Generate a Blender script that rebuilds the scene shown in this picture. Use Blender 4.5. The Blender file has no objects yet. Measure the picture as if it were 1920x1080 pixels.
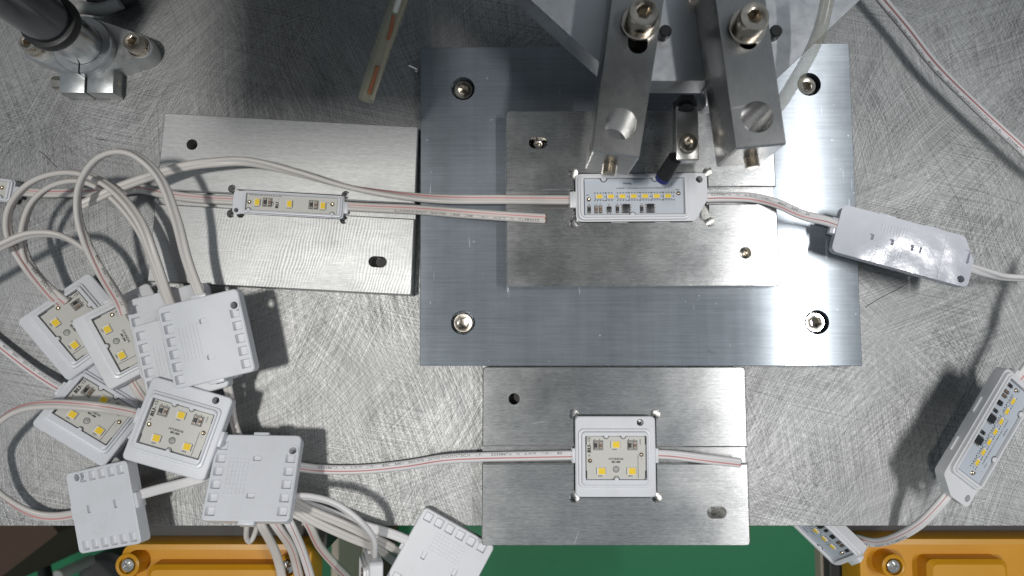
import bpy, bmesh, math, random
from mathutils import Vector, Matrix, Euler
random.seed(7)
S = 0.001                                   # all lengths below are millimetres
R = math.radians
sc = bpy.context.scene
COL = sc.collection

# ------------------------------------------------------------------ camera
H, F, TILT = 420.0, 1400.0, R(5.0)
cam = bpy.data.cameras.new('camera')
cam.sensor_width = 36.0
cam.lens = 36.0 * F / 1920.0
cam.clip_start, cam.clip_end = 0.005, 50
cam.dof.use_dof = True
cam.dof.focus_distance = (H - 8) * S
cam.dof.aperture_fstop = 10.0
cam_o = bpy.data.objects.new('camera', cam)
cam_o.location = (0, 0, H * S)
cam_o.rotation_euler = (TILT, 0, 0)
COL.objects.link(cam_o)
sc.camera = cam_o

def P(u, v, z=0.0):
    """point of the place seen at photo pixel (u, v) at height z (mm)"""
    dx, dy = (u - 960) / F, (540 - v) / F
    d = Vector((dx, dy * math.cos(TILT) + math.sin(TILT), dy * math.sin(TILT) - math.cos(TILT)))
    t = (z - H) / d.z
    return Vector((0, 0, H)) + d * t

# ------------------------------------------------------------------ world and lamps
w = bpy.data.worlds.new('World'); sc.world = w
w.use_nodes = True
bgn = w.node_tree.nodes['Background']
bgn.inputs[0].default_value = (0.80, 0.90, 1.0, 1)
bgn.inputs[1].default_value = 0.26
sc.view_settings.view_transform = 'Standard'
sc.view_settings.look = 'None'
sc.view_settings.exposure = 0.1
sc.view_settings.gamma = 1.0

def lamp(name, loc, power, size, color, aim, size_y=None):
    l = bpy.data.lights.new(name, 'AREA')
    l.energy = power; l.color = color
    if size_y:
        l.shape = 'RECTANGLE'; l.size = size * S; l.size_y = size_y * S
    else:
        l.shape = 'DISK'; l.size = size * S
    o = bpy.data.objects.new(name, l)
    o.location = Vector(loc) * S
    o.rotation_euler = (Vector(aim) - Vector(loc)).to_track_quat('-Z', 'Y').to_euler()
    COL.objects.link(o)
    return o
lamp('ceiling_lamp', (-390, -110, 1500), 10.0, 80, (1.0, 0.985, 0.95), (-390, -110, 0), 110)
lamp('ceiling_lamp', (735, 0, 1500), 9.0, 44, (0.99, 0.985, 0.98), (735, 0, 0), 520)
sc.cycles.max_bounces = 8
sc.cycles.transparent_max_bounces = 8
sc.cycles.caustics_reflective = False
sc.cycles.caustics_refractive = False
sc.cycles.sample_clamp_indirect = 4.0

# ------------------------------------------------------------------ materials
class NT:
    def __init__(s, name):
        s.m = bpy.data.materials.new(name); s.m.use_nodes = True
        s.t = s.m.node_tree; s.n = s.t.nodes; s.b = s.n['Principled BSDF']
    def node(s, typ, ins=None, **kw):
        n = s.n.new(typ)
        for k, v in kw.items(): setattr(n, k, v)
        for k, v in (ins or {}).items(): s.put(n.inputs[k], v)
        return n
    def put(s, sock, v):
        if hasattr(v, 'is_output'): s.t.links.new(v, sock)
        else: sock.default_value = v
    def set(s, **kw):
        for k, v in kw.items(): s.put(s.b.inputs[k.replace('_', ' ')], v)
    def math(s, op, a, b=0.5, clamp=False):
        n = s.node('ShaderNodeMath', {0: a, 1: b}, operation=op); n.use_clamp = clamp
        return n.outputs[0]
    def coord(s): return s.node('ShaderNodeTexCoord').outputs['Object']
    def mapping(s, vec, loc=(0, 0, 0), rot=0.0, scale=(1, 1, 1)):
        n = s.node('ShaderNodeMapping', {'Vector': vec, 'Location': loc, 'Rotation': (0, 0, rot), 'Scale': scale})
        return n.outputs[0]
    def noise(s, vec, scale=1.0, detail=2.0, rough=0.5, dist=0.0):
        n = s.node('ShaderNodeTexNoise', {'Vector': vec, 'Scale': scale, 'Detail': detail, 'Roughness': rough, 'Distortion': dist})
        return n.outputs[0]
    def ramp(s, fac, stops):
        n = s.node('ShaderNodeValToRGB', {'Fac': fac}); cr = n.color_ramp
        while len(cr.elements) < len(stops): cr.elements.new(0.5)
        for e, (p, c) in zip(cr.elements, stops):
            e.position = p
            e.color = (c, c, c, 1) if not hasattr(c, '__len__') else (*c, 1)
        return n.outputs[0]
    def mix(s, fac, a, b, blend='MIX'):
        n = s.node('ShaderNodeMix', data_type='RGBA', blend_type=blend)
        s.put(n.inputs[0], fac)
        for i, v in ((6, a), (7, b)):
            if not hasattr(v, 'is_output') and not hasattr(v, '__len__'): v = (v, v, v, 1)
            elif hasattr(v, '__len__') and len(v) == 3: v = (*v, 1)
            s.put(n.inputs[i], v)
        return n.outputs[2]
    def maprange(s, v, a, b, c, d):
        n = s.node('ShaderNodeMapRange', {0: v, 1: a, 2: b, 3: c, 4: d}); return n.outputs[0]
    def bump(s, h, strength, dist):
        n = s.node('ShaderNodeBump', {'Height': h, 'Strength': strength, 'Distance': dist}); return n.outputs[0]
    def grain(s, vec, ang, across, along, seed, warp=0.0):
        """stretched noise: lines running along direction ang"""
        m = s.mapping(vec, (seed * 1.37, seed * 2.11, seed), -ang, (1, 1, 1))
        n = s.node('ShaderNodeVectorMath', {0: m, 1: (along, across, 1.0)}, operation='MULTIPLY')
        return s.noise(n.outputs[0], 1.0, 2.0, 0.6, warp)

def plain(name, color, rough=0.5, metal=0.0, wear=0.12, scale=60.0, bump=0.0, **kw):
    t = NT(name)
    c = t.coord()
    n = t.noise(c, scale, 3.0, 0.6)
    a = tuple(x * (1 - wear) for x in color); b = tuple(min(1, x * (1 + wear)) for x in color)
    t.set(Base_Color=t.mix(n, a, b), Metallic=metal)
    t.put(t.b.inputs['Roughness'], t.maprange(n, 0.2, 0.8, max(0, rough - 0.06), min(1, rough + 0.06)))
    if bump: t.put(t.b.inputs['Normal'], t.bump(t.noise(c, scale * 12, 2.0), 0.4, bump * S))
    for k, v in kw.items(): t.put(t.b.inputs[k.replace('_', ' ')], v)
    return t.m

def bench_material():
    t = NT('cross_ground_aluminium'); c = t.coord()
    wob = t.noise(c, 5.0, 1.0)
    wv = t.node('ShaderNodeVectorMath', {0: c, 1: t.node('ShaderNodeCombineXYZ', {0: t.math('MULTIPLY', wob, 0.018), 1: t.math('MULTIPLY', wob, -0.015), 2: 0.0}).outputs[0]}, operation='ADD').outputs[0]
    total = None; bm_h = None
    for i, (ang, ac, al, wt) in enumerate(((64, 1300, 14, 1.0), (-66, 1400, 15, 1.0), (96, 1500, 18, .9), (20, 1200, 13, .8), (-12, 1400, 14, 1.0), (-44, 1300, 16, .6), (44, 1300, 16, .8))):
        g = t.grain(wv, R(ang), ac, al, i + 1.0)
        g = t.maprange(g, 0.30, 0.70, -1.0, 1.0)
        mask = t.ramp(t.noise(t.mapping(c, (i * 3.1, i * 1.7, 0)), 11.0, 1.0), ((0.36, 0.12), (0.62, 1.0)))
        g = t.math('MULTIPLY', t.math('MULTIPLY', g, mask), wt)
        total = g if total is None else t.math('ADD', total, g)
    # sparse single bright and dark scratches
    for i, (ang, ac, al) in enumerate(((60, 800, 7), (-65, 850, 7), (12, 800, 6), (-18, 800, 7), (99, 850, 7))):
        g = t.grain(wv, R(ang), ac, al, i + 20.0)
        hi = t.ramp(g, ((0.68, 0.0), (0.76, 1.0)))
        lo = t.ramp(g, ((0.24, 1.0), (0.32, 0.0)))
        total = t.math('ADD', total, t.math('MULTIPLY', hi, 1.2))
        total = t.math('SUBTRACT', total, t.math('MULTIPLY', lo, 1.0))
    cloud = t.noise(c, 9.0, 3.0, 0.6)
    v = t.math('ADD', t.maprange(total, -2.8, 2.8, 0.10, 0.56), t.maprange(cloud, 0.3, 0.7, -0.06, 0.06))
    col = t.mix(t.math('MAXIMUM', v, 0.05), (0, 0, 0), (1.0, 1.0, 0.985))
    t.set(Base_Color=col, Metallic=0.88)
    t.put(t.b.inputs['Roughness'], t.maprange(total, -2, 2, 0.60, 0.47))
    t.put(t.b.inputs['Normal'], t.bump(total, 0.22, 0.08 * S))
    return t.m

def jig_material(name, tone, speck, rings=None, aniso=0.4, rough=0.36, tan=(0, 1, 0), rot=0.0):
    t = NT(name); c = t.coord()
    g = t.grain(c, rot, 1500, 260, 3.0)
    g2 = t.grain(c, rot, 900, 40, 8.0)
    g3 = t.grain(c, rot, 2200, 500, 12.0)
    cl = t.noise(c, 14.0, 3.0, 0.6)
    v = t.math('ADD', t.math('MULTIPLY', t.math('SUBTRACT', g, 0.5), speck), tone)
    v = t.math('ADD', v, t.math('MULTIPLY', t.math('SUBTRACT', g2, 0.5), speck * 0.55))
    v = t.math('ADD', v, t.math('MULTIPLY', t.math('SUBTRACT', cl, 0.5), 0.10))
    h = t.math('ADD', g, g3)
    if rings:
        cx, cy, period, x0, x1, y0, y1 = rings
        s_ = t.node('ShaderNodeSeparateXYZ', {0: c})
        X, Y = s_.outputs[0], s_.outputs[1]
        wob = t.noise(c, 60.0, 2.0)
        dd = t.math('SQRT', t.math('ADD', t.math('POWER', t.math('SUBTRACT', X, cx * S), 2.0), t.math('POWER', t.math('SUBTRACT', Y, cy * S), 2.0)))
        dd = t.math('ADD', dd, t.math('MULTIPLY', wob, 0.0042))
        wv = t.math('SINE', t.math('MULTIPLY', dd, 2 * math.pi / (period * S)))
        mk = t.math('MULTIPLY', t.maprange(Y, y0 * S, y1 * S, 0.0, 1.0), t.maprange(X, x0 * S, x1 * S, 0.0, 1.0))
        mk = t.math('MULTIPLY', mk, t.ramp(t.noise(c, 26.0, 2.0), ((0.36, 0.0), (0.62, 1.0))))
        wv = t.math('MULTIPLY', wv, mk)
        v = t.math('ADD', v, t.math('MULTIPLY', wv, 0.14))
        h = t.math('ADD', h, t.math('MULTIPLY', wv, 0.45))
    # odd light scratches
    for i, (ang, th) in enumerate(((72, .735), (-70, .74), (12, .75))):
        s1 = t.ramp(t.grain(c, R(ang), 330, 22, 30.0 + i), ((th, 0.0), (th + .03, 1.0)))
        v = t.math('ADD', v, t.math('MULTIPLY', s1, 0.22))
    v = t.math('MINIMUM', t.math('MAXIMUM', v, 0.05), 0.97)
    t.set(Base_Color=t.mix(v, (0, 0, 0), (1, 1, 0.985)), Metallic=0.88, Anisotropic=aniso)
    t.put(t.b.inputs['Roughness'], t.maprange(t.noise(t.mapping(c, (5, 2, 1)), 32.0, 4.0, 0.65), 0.3, 0.7, rough - 0.05, rough + 0.07))
    t.put(t.b.inputs['Tangent'], t.node('ShaderNodeCombineXYZ', {0: tan[0], 1: tan[1], 2: tan[2]}).outputs[0])
    t.put(t.b.inputs['Normal'], t.bump(h, 0.35, 0.035 * S))
    return t.m

def base_plate_material():
    t = NT('ground_steel_plate'); c = t.coord()
    g = t.grain(c, 0.0, 1500, 60, 2.0)
    g2 = t.grain(c, 0.0, 700, 16, 5.0)
    vt = t.grain(c, R(90), 160, 5, 5.5)
    st = t.noise(c, 26.0, 5.0, 0.65)
    st2 = t.noise(t.mapping(c, (3, 1, 2)), 9.0, 3.0, 0.6)
    v = t.math('ADD', t.math('MULTIPLY', t.math('SUBTRACT', g, 0.5), 0.13), 0.36)
    v = t.math('ADD', v, t.math('MULTIPLY', t.math('SUBTRACT', g2, 0.5), 0.14))
    v = t.math('ADD', v, t.math('MULTIPLY', t.math('SUBTRACT', vt, 0.5), 0.10))
    v = t.math('ADD', v, t.math('MULTIPLY', t.math('SUBTRACT', st, 0.5), 0.16))
    v = t.math('ADD', v, t.math('MULTIPLY', t.math('SUBTRACT', st2, 0.5), 0.16))
    for i, (ang, th, ac, al) in enumerate(((88, .725, 300, 24), (-80, .735, 320, 36), (60, .76, 260, 40), (4, .75, 340, 24))):
        s1 = t.ramp(t.grain(c, R(ang), ac, al, 40.0 + i), ((th, 0.0), (th + .03, 1.0)))
        v = t.math('ADD', v, t.math('MULTIPLY', s1, 0.30))
    sp = t.ramp(t.noise(c, 420.0, 1.0), ((0.76, 0.0), (0.80, 1.0)))
    v = t.math('ADD', v, t.math('MULTIPLY', sp, 0.35))
    # small rust-brown stains near the far right corner
    s_ = t.node('ShaderNodeSeparateXYZ', {0: c})
    rx = t.math('SUBTRACT', 1.0, t.math('MULTIPLY', t.math('ABSOLUTE', t.math('SUBTRACT', s_.outputs[0], 0.166)), 70.0), True)
    ry = t.math('SUBTRACT', 1.0, t.math('MULTIPLY', t.math('ABSOLUTE', t.math('SUBTRACT', s_.outputs[1], 0.160)), 60.0), True)
    rust = t.math('MULTIPLY', t.math('MULTIPLY', rx, ry), t.ramp(t.noise(c, 520.0, 2.0), ((0.58, 0.0), (0.64, 1.0))))
    v = t.math('MINIMUM', t.math('MAXIMUM', v, 0.05), 0.95)
    col = t.mix(v, (0, 0, 0), (0.83, 0.915, 1.0))
    col = t.mix(t.math('MULTIPLY', rust, 1.6, True), col, (0.10, 0.055, 0.03))
    t.set(Base_Color=col, Metallic=0.44, Anisotropic=1.0)
    t.put(t.b.inputs['Roughness'], t.maprange(st, 0.3, 0.7, 0.23, 0.28))
    t.put(t.b.inputs['Tangent'], t.node('ShaderNodeCombineXYZ', {0: 0.0, 1: 1.0, 2: 0.0}).outputs[0])
    t.put(t.b.inputs['Normal'], t.bump(g, 0.12, 0.02 * S))
    return t.m

M = {}
M['bench'] = bench_material()
M['jig_left'] = jig_material('milled_aluminium', 0.54, 0.30, (-420, 120, 1.7, -178, -155, 86, 68), 0.3, 0.50, (0.5, 1, 0), R(-3))
M['jig'] = jig_material('brushed_aluminium', 0.50, 0.42, None, 0.75, 0.275)
M['base'] = base_plate_material()
M['machined'] = jig_material('machined_aluminium', 0.38, 0.10, None, 0.55, 0.27, (1, 0, 0), R(90))
M['machined_bright'] = plain('bright_machined_aluminium', (0.62, 0.63, 0.645), 0.36, 0.95, 0.12, 220, 0.05)
M['shaft'] = plain('polished_shaft_steel', (0.66, 0.66, 0.66), 0.22, 1.0, 0.05, 90)
M['cast'] = plain('satin_cast_aluminium', (0.50, 0.51, 0.51), 0.34, 0.9, 0.12, 300, 0.06)
M['nickel'] = plain('nickel_plated_steel', (0.62, 0.56, 0.48), 0.20, 1.0, 0.15, 300)
M['chrome'] = plain('bright_screw_steel', (0.80, 0.77, 0.72), 0.16, 1.0, 0.1, 300)
M['black'] = plain('black_rubber', (0.012, 0.012, 0.013), 0.45, 0.0, 0.3)
M['tube_dark'] = plain('dark_anodised_tube', (0.17, 0.175, 0.185), 0.20, 0.85, 0.1)
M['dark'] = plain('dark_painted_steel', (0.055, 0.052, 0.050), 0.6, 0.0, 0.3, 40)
def housing_material():
    t = NT('white_abs_plastic'); c = t.coord()
    r = t.node('ShaderNodeObjectInfo').outputs['Random']
    n = t.noise(t.node('ShaderNodeVectorMath', {0: c, 1: t.node('ShaderNodeCombineXYZ', {0: r, 1: r, 2: 0.0}).outputs[0]}, operation='ADD').outputs[0], 55.0, 4.0, 0.65)
    a = t.mix(r, (0.655, 0.665, 0.70), (0.70, 0.695, 0.70))
    a = t.mix(t.ramp(n, ((0.30, 0.22), (0.52, 0.0))), a, (0.52, 0.51, 0.49))
    t.set(Base_Color=a)
    t.put(t.b.inputs['Roughness'], t.maprange(n, 0.3, 0.7, 0.30, 0.42))
    t.put(t.b.inputs['Normal'], t.bump(t.noise(c, 60.0, 2.0), 0.35, 0.25 * S))
    return t.m
M['plastic'] = housing_material()
def gloss_material():
    t = NT('glossy_white_abs'); c = t.coord()
    n = t.math('ADD', t.noise(c, 48.0, 1.0), t.math('MULTIPLY', t.noise(c, 160.0, 2.0), 0.10))
    t.set(Base_Color=t.mix(t.noise(c, 40.0), (0.66, 0.66, 0.72), (0.74, 0.74, 0.80)), Roughness=0.13)
    t.put(t.b.inputs['Normal'], t.bump(n, 0.8, 0.62 * S))
    return t.m
M['gloss'] = gloss_material()
M['pcb'] = plain('white_solder_mask', (0.56, 0.545, 0.50), 0.42, 0.0, 0.04, 200)
M['pcb_blue'] = plain('pale_blue_solder_mask', (0.50, 0.535, 0.585), 0.40, 0.0, 0.04, 200)
M['ink'] = plain('black_ink', (0.02, 0.02, 0.022), 0.6, 0.0, 0.1)
M['phosphor'] = plain('yellow_phosphor', (0.88, 0.60, 0.022), 0.6, 0.0, 0.08, 500)
M['led_white'] = plain('led_package', (0.72, 0.70, 0.64), 0.4, 0.0, 0.05)
M['chip'] = plain('black_chip', (0.018, 0.018, 0.020), 0.4, 0.0, 0.2)
M['solder'] = plain('solder', (0.55, 0.46, 0.34), 0.22, 1.0, 0.4, 900)
M['tin'] = plain('tinned_contact', (0.34, 0.29, 0.25), 0.3, 0.8, 0.4, 900)
M['brown_chip'] = plain('brown_capacitor', (0.20, 0.12, 0.08), 0.5, 0.0, 0.2)
M['cable'] = plain('warm_white_pvc', (0.60, 0.565, 0.53), 0.42, 0.0, 0.05, 50)
M['cable_w'] = plain('white_pvc', (0.70, 0.68, 0.675), 0.40, 0.0, 0.04, 50)
M['red'] = plain('red_stripe', (0.52, 0.23, 0.225), 0.45, 0.0, 0.1)
M['copper'] = plain('copper_strands', (0.62, 0.40, 0.26), 0.4, 1.0, 0.3, 900)
M['yellow'] = plain('yellow_painted_steel', (0.56, 0.265, 0.010), 0.34, 0.0, 0.08, 30, 0.05)
M['floor'] = plain('green_epoxy_floor', (0.015, 0.19, 0.072), 0.35, 0.0, 0.2, 6)
M['brown'] = plain('brown_cardboard', (0.065, 0.036, 0.022), 0.8, 0.0, 0.25, 20)
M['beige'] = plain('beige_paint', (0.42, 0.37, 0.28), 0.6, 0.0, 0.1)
M['greypl'] = plain('pale_grey_plastic', (0.36, 0.36, 0.34), 0.45, 0.0, 0.1)
M['orange'] = plain('orange_ink', (0.30, 0.10, 0.04), 0.5, 0.0, 0.2, 200)
M['blue_tip'] = plain('blue_probe_tip', (0.02, 0.03, 0.16), 0.5, 0.0, 0.2)
def clear_tube(name, col, alpha):
    t = NT(name)
    t.set(Base_Color=(*col, 1), Roughness=0.18, Alpha=alpha, Metallic=0.0)
    return t.m
M['clear'] = clear_tube('clear_polyurethane', (0.50, 0.48, 0.38), 0.42)
M['clear2'] = clear_tube('yellowed_clear_tube', (0.42, 0.40, 0.28), 0.36)

# ------------------------------------------------------------------ mesh helpers (mm in, metres out)
def obj(name, bm, mat, parent=None, smooth=30.0, mats=None):
    me = bpy.data.meshes.new(name)
    bmesh.ops.recalc_face_normals(bm, faces=bm.faces)
    bmesh.ops.scale(bm, vec=(S, S, S), verts=bm.verts)
    bm.to_mesh(me); bm.free()
    for m in (mats or [mat]): me.materials.append(m)
    if smooth:
        me.polygons.foreach_set('use_smooth', [True] * len(me.polygons))
        me.set_sharp_from_angle(angle=R(smooth))
    o = bpy.data.objects.new(name, me)
    COL.objects.link(o)
    if parent: o.parent = parent
    return o
def tag(o, label=None, cat=None, group=None, kind=None):
    if label: o['label'] = label
    if cat: o['category'] = cat
    if group: o['group'] = group
    if kind: o['kind'] = kind
    return o
def empty(name, label, cat, loc=(0, 0, 0), group=None):
    o = bpy.data.objects.new(name, None); o.empty_display_size = 0.005
    o.location = Vector(loc) * S
    COL.objects.link(o)
    return tag(o, label, cat, group)
def new(): return bmesh.new()
def box(bm, x0, x1, y0, y1, z0, z1, bevel=0.0, mi=0, mtx=None):
    vs = [bm.verts.new((x, y, z)) for z in (z0, z1) for y in (y0, y1) for x in (x0, x1)]
    fs = [bm.faces.new([vs[i] for i in q]) for q in ((0, 2, 3, 1), (4, 5, 7, 6), (0, 1, 5, 4), (2, 6, 7, 3), (0, 4, 6, 2), (1, 3, 7, 5))]
    if mtx is not None: bmesh.ops.transform(bm, matrix=mtx, verts=vs)
    for f in fs: f.material_index = mi
    if bevel:
        es = list({e for f in fs for e in f.edges})
        r = bmesh.ops.bevel(bm, geom=es, offset=bevel, segments=2, affect='EDGES', profile=0.5)
        for f in r['faces']: f.material_index = mi
    return vs
def loft(bm, loops, cap0=True, cap1=True, mi=0):
    rings = [[bm.verts.new(p) for p in lp] for lp in loops]
    n = len(rings[0])
    for a, b in zip(rings, rings[1:]):
        for i in range(n):
            j = (i + 1) % n
            f = bm.faces.new((a[i], a[j], b[j], b[i])); f.material_index = mi
    if cap0: bm.faces.new(rings[0][::-1]).material_index = mi
    if cap1: bm.faces.new(rings[-1]).material_index = mi
    return rings
def rr(x0, x1, y0, y1, r, z, n=4):
    out = []
    for cx, cy, a0 in ((x1 - r, y1 - r, 0), (x0 + r, y1 - r, 90), (x0 + r, y0 + r, 180), (x1 - r, y0 + r, 270)):
        for k in range(n + 1):
            a = R(a0 + 90 * k / n)
            out.append((cx + r * math.cos(a), cy + r * math.sin(a), z))
    return out
def circ(cx, cy, r, z, n=24, ph=0.0):
    return [(cx + r * math.cos(2 * math.pi * k / n + ph), cy + r * math.sin(2 * math.pi * k / n + ph), z) for k in range(n)]
def cyl(bm, cx, cy, r, z0, z1, n=24, ch=0.0, mi=0):
    lp = [circ(cx, cy, r, z0, n), circ(cx, cy, r, z1 - ch, n)]
    if ch: lp.append(circ(cx, cy, r - ch, z1, n))
    return loft(bm, lp, mi=mi)
def hexring(r, z, n=24, cx=0, cy=0, ph=0.3):
    out = []
    for k in range(n):
        a = 2 * math.pi * k / n
        m = ((a + math.pi / 6) % (math.pi / 3)) - math.pi / 6
        q = r * math.cos(math.pi / 6) / math.cos(m)
        out.append((cx + q * math.cos(a + ph), cy + q * math.sin(a + ph), z))
    return out
def polyround(pts, radii, z, n=4):
    out = []; N = len(pts)
    for i in range(N):
        p0, p, p1 = Vector(pts[i - 1]), Vector(pts[i]), Vector(pts[(i + 1) % N])
        r = radii[i] if hasattr(radii, '__len__') else radii
        a, b = (p0 - p).normalized(), (p1 - p).normalized()
        ang = a.angle(b)
        t = min(r / math.tan(ang / 2), (p0 - p).length * .48, (p1 - p).length * .48)
        r2 = t * math.tan(ang / 2)
        c = p + (a + b).normalized() * (r2 / math.sin(ang / 2))
        v0, v1 = (p + a * t) - c, (p + b * t) - c
        th0 = math.atan2(v0.y, v0.x); d = math.atan2(v1.y, v1.x) - th0
        while d > math.pi: d -= 2 * math.pi
        while d < -math.pi: d += 2 * math.pi
        for k in range(n + 1):
            th = th0 + d * k / n
            out.append((c.x + r2 * math.cos(th), c.y + r2 * math.sin(th), z))
    return out
def prism_px(bm, px, z0, z1, ch=0.6, rad=1.0):
    """upright plate whose top outline is seen at the given photo pixels"""
    pts = [P(u, v, z1).to_2d() for u, v in px]
    lo = polyround(pts, rad, z0); mid = polyround(pts, rad, z1 - ch)
    c = sum((Vector(p) for p in pts), Vector((0, 0))) / len(pts)
    top = []
    for p in polyround(pts, rad, z1):
        v = Vector(p[:2]) - c
        k = 1 - ch * 1.2 / v.length
        top.append((c.x + v.x * k, c.y + v.y * k, z1))
    loft(bm, [lo, mid, top])
def cut(o, cutters, solver='EXACT'):
    """subtract bmesh cutters from object o (no operators)"""
    tmp = []
    bpy.context.view_layer.update()
    for bm in cutters:
        c = obj('cutter', bm, None, smooth=0, mats=[]); c.matrix_world = o.matrix_world
        tmp.append(c)
        m = o.modifiers.new('cut', 'BOOLEAN'); m.object = c; m.operation = 'DIFFERENCE'; m.solver = solver
    dg = bpy.context.evaluated_depsgraph_get(); dg.update()
    me = bpy.data.meshes.new_from_object(o.evaluated_get(dg))
    o.modifiers.clear()
    old = o.data; name = old.name; o.data = me; bpy.data.meshes.remove(old); me.name = name
    for c in tmp:
        d = c.data; bpy.data.objects.remove(c); bpy.data.meshes.remove(d)
    me.polygons.foreach_set('use_smooth', [True] * len(me.polygons))
    me.set_sharp_from_angle(angle=R(30))
    return o
def c_cyl(cx, cy, r, z0, z1, n=24):
    bm = new(); cyl(bm, cx, cy, r, z0, z1, n); return bm
def c_slot(cx, cy, r, half, z0, z1, ang=0.0):
    bm = new(); n = 10; lo = []
    for s, a0 in ((1, -90), (-1, 90)):
        for k in range(n + 1):
            a = R(a0 + 180 * k / n)
            x, y = s * half + r * math.cos(a), r * math.sin(a)
            lo.append((cx + x * math.cos(ang) - y * math.sin(ang), cy + x * math.sin(ang) + y * math.cos(ang)))
    loft(bm, [[(x, y, z0) for x, y in lo], [(x, y, z1) for x, y in lo]]); return bm
def c_box(x0, x1, y0, y1, z0, z1, mtx=None, r=0.6):
    bm = new(); vs = loft(bm, [rr(x0, x1, y0, y1, r, z0, 2), rr(x0, x1, y0, y1, r, z1, 2)])
    if mtx is not None: bmesh.ops.transform(bm, matrix=mtx, verts=bm.verts)
    return bm
def c_pocket(x0, x1, y0, y1, z0, zt, mtx, r=.3, ch=.7):
    bm = new(); lp = [rr(x0, x1, y0, y1, r, z0, 2), rr(x0, x1, y0, y1, r, zt - ch, 2), rr(x0 - ch, x1 + ch, y0 - ch, y1 + ch, r, zt, 2), rr(x0 - ch, x1 + ch, y0 - ch, y1 + ch, r, zt + 3, 2)]
    loft(bm, lp); bmesh.ops.transform(bm, matrix=mtx, verts=bm.verts); return bm
def c_poly(pts, z0, z1):
    bm = new(); loft(bm, [[(p[0], p[1], z0) for p in pts], [(p[0], p[1], z1) for p in pts]]); return bm

_font = {}
def text_tris(s, size, align='CENTER'):
    k = (s, size, align)
    if k not in _font:
        cu = bpy.data.curves.new('t', 'FONT'); cu.body = s; cu.size = size; cu.align_x = align; cu.align_y = 'CENTER'
        cu.resolution_u = 2
        o = bpy.data.objects.new('t', cu); COL.objects.link(o)
        dg = bpy.context.evaluated_depsgraph_get(); dg.update()
        me = bpy.data.meshes.new_from_object(o.evaluated_get(dg))
        vs = [tuple(v.co) for v in me.vertices]; fs = [tuple(p.vertices) for p in me.polygons]
        bpy.data.objects.remove(o); bpy.data.curves.remove(cu); bpy.data.meshes.remove(me)
        _font[k] = (vs, fs)
    return _font[k]
def put_text(bm, s, size, x, y, z, rot=0.0, bold=0.0):
    vs, fs = text_tris(s, size)
    c_, s_ = math.cos(rot), math.sin(rot)
    for dx in ((0,) if not bold else (-bold, 0, bold)):
        nv = [bm.verts.new((x + (a + dx) * c_ - b * s_, y + (a + dx) * s_ + b * c_, z + dx * .01)) for a, b, _ in vs]
        for f in fs:
            try: bm.faces.new([nv[i] for i in f])
            except ValueError: pass
def quad(bm, x0, x1, y0, y1, z):
    bm.faces.new([bm.verts.new(p) for p in ((x0, y0, z), (x1, y0, z), (x1, y1, z), (x0, y1, z))])

# ------------------------------------------------------------------ setting: floor and bench
bm = new(); box(bm, -2500, 2500, -2500, 2500, -740, -720)
tag(obj('floor', bm, M['floor'], smooth=0), kind='structure')
EDGE = P(960, 986, 0).y
bm = new(); box(bm, -520, 520, EDGE, 620, -15, 0, 0.25)
bench = tag(obj('bench_plate', bm, M['bench'], smooth=0), 'large cross-brushed aluminium bench top under all the fixtures', 'work surface')

# ------------------------------------------------------------------ shared screws
def socket_screw_mesh(r, h, hexr, name='socket_screw'):
    bm = new()
    loft(bm, [circ(0, 0, r, 0), circ(0, 0, r, h * .85), circ(0, 0, r * .93, h), circ(0, 0, r * .66, h), hexring(hexr, h - .25), hexring(hexr * .97, h * .06), circ(0, 0, hexr * .3, h * .03)], cap1=True)
    return bm
def washer_bm(ro, ri, z0, z1):
    bm = new()
    loft(bm, [circ(0, 0, ri, z0), circ(0, 0, ro, z0), circ(0, 0, ro, z1 - .25), circ(0, 0, ro - .3, z1), circ(0, 0, ri, z1)], False, False)
    return bm

# ------------------------------------------------------------------ base plate with four sunk screws
BT = 10.0
base = empty('base_plate', 'large blue-grey ground steel plate with four sunk corner screws', 'metal plate', P(1200, 390, 0))
O = P(1200, 390, 0)
def loc(bm, o=None):
    bmesh.ops.translate(bm, vec=-(o or O), verts=bm.verts); return bm
bm = new(); prism_px(bm, [(789, 89), (1592, 81), (1617, 686), (787, 686)], 0.02, BT, 0.35, 0.6); loc(bm)
pl = obj('plate', bm, M['base'], base)
scr = [(868, 166), (1517, 158), (868, 605), (1532, 604)]
cs = []
for u, v in scr:
    p = P(u, v, BT) - O; cs.append(c_cyl(p.x, p.y, 6.7, 1.5, BT + 3, 32))
cut(pl, cs)
first = None
for i, (u, v) in enumerate(scr):
    p = P(u, v, BT) - O
    if first is None:
        first = s = obj('socket_screw', socket_screw_mesh(5.45, 6.0, 2.9), M['nickel'], base)
    else:
        s = first.copy(); COL.objects.link(s); s.parent = base
    s.location = (p.x * S + (-.4 * S if i == 1 else 0), p.y * S, 1.55 * S); s.rotation_euler = (0, 0, i * 0.7)

# ------------------------------------------------------------------ the three fixture plates
def frame_from(uv0, ang, z):
    p = P(uv0[0], uv0[1], z)
    return Matrix.Translation((p.x, p.y, 0)) @ Matrix.Rotation(ang, 4, 'Z')
def relief(mtx, corners, r, z0, z1):
    out = []
    for x, y in corners:
        q = mtx @ Vector((x, y, 0)); out.append(c_cyl(q.x, q.y, r, z0, z1, 20))
    return out

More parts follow.
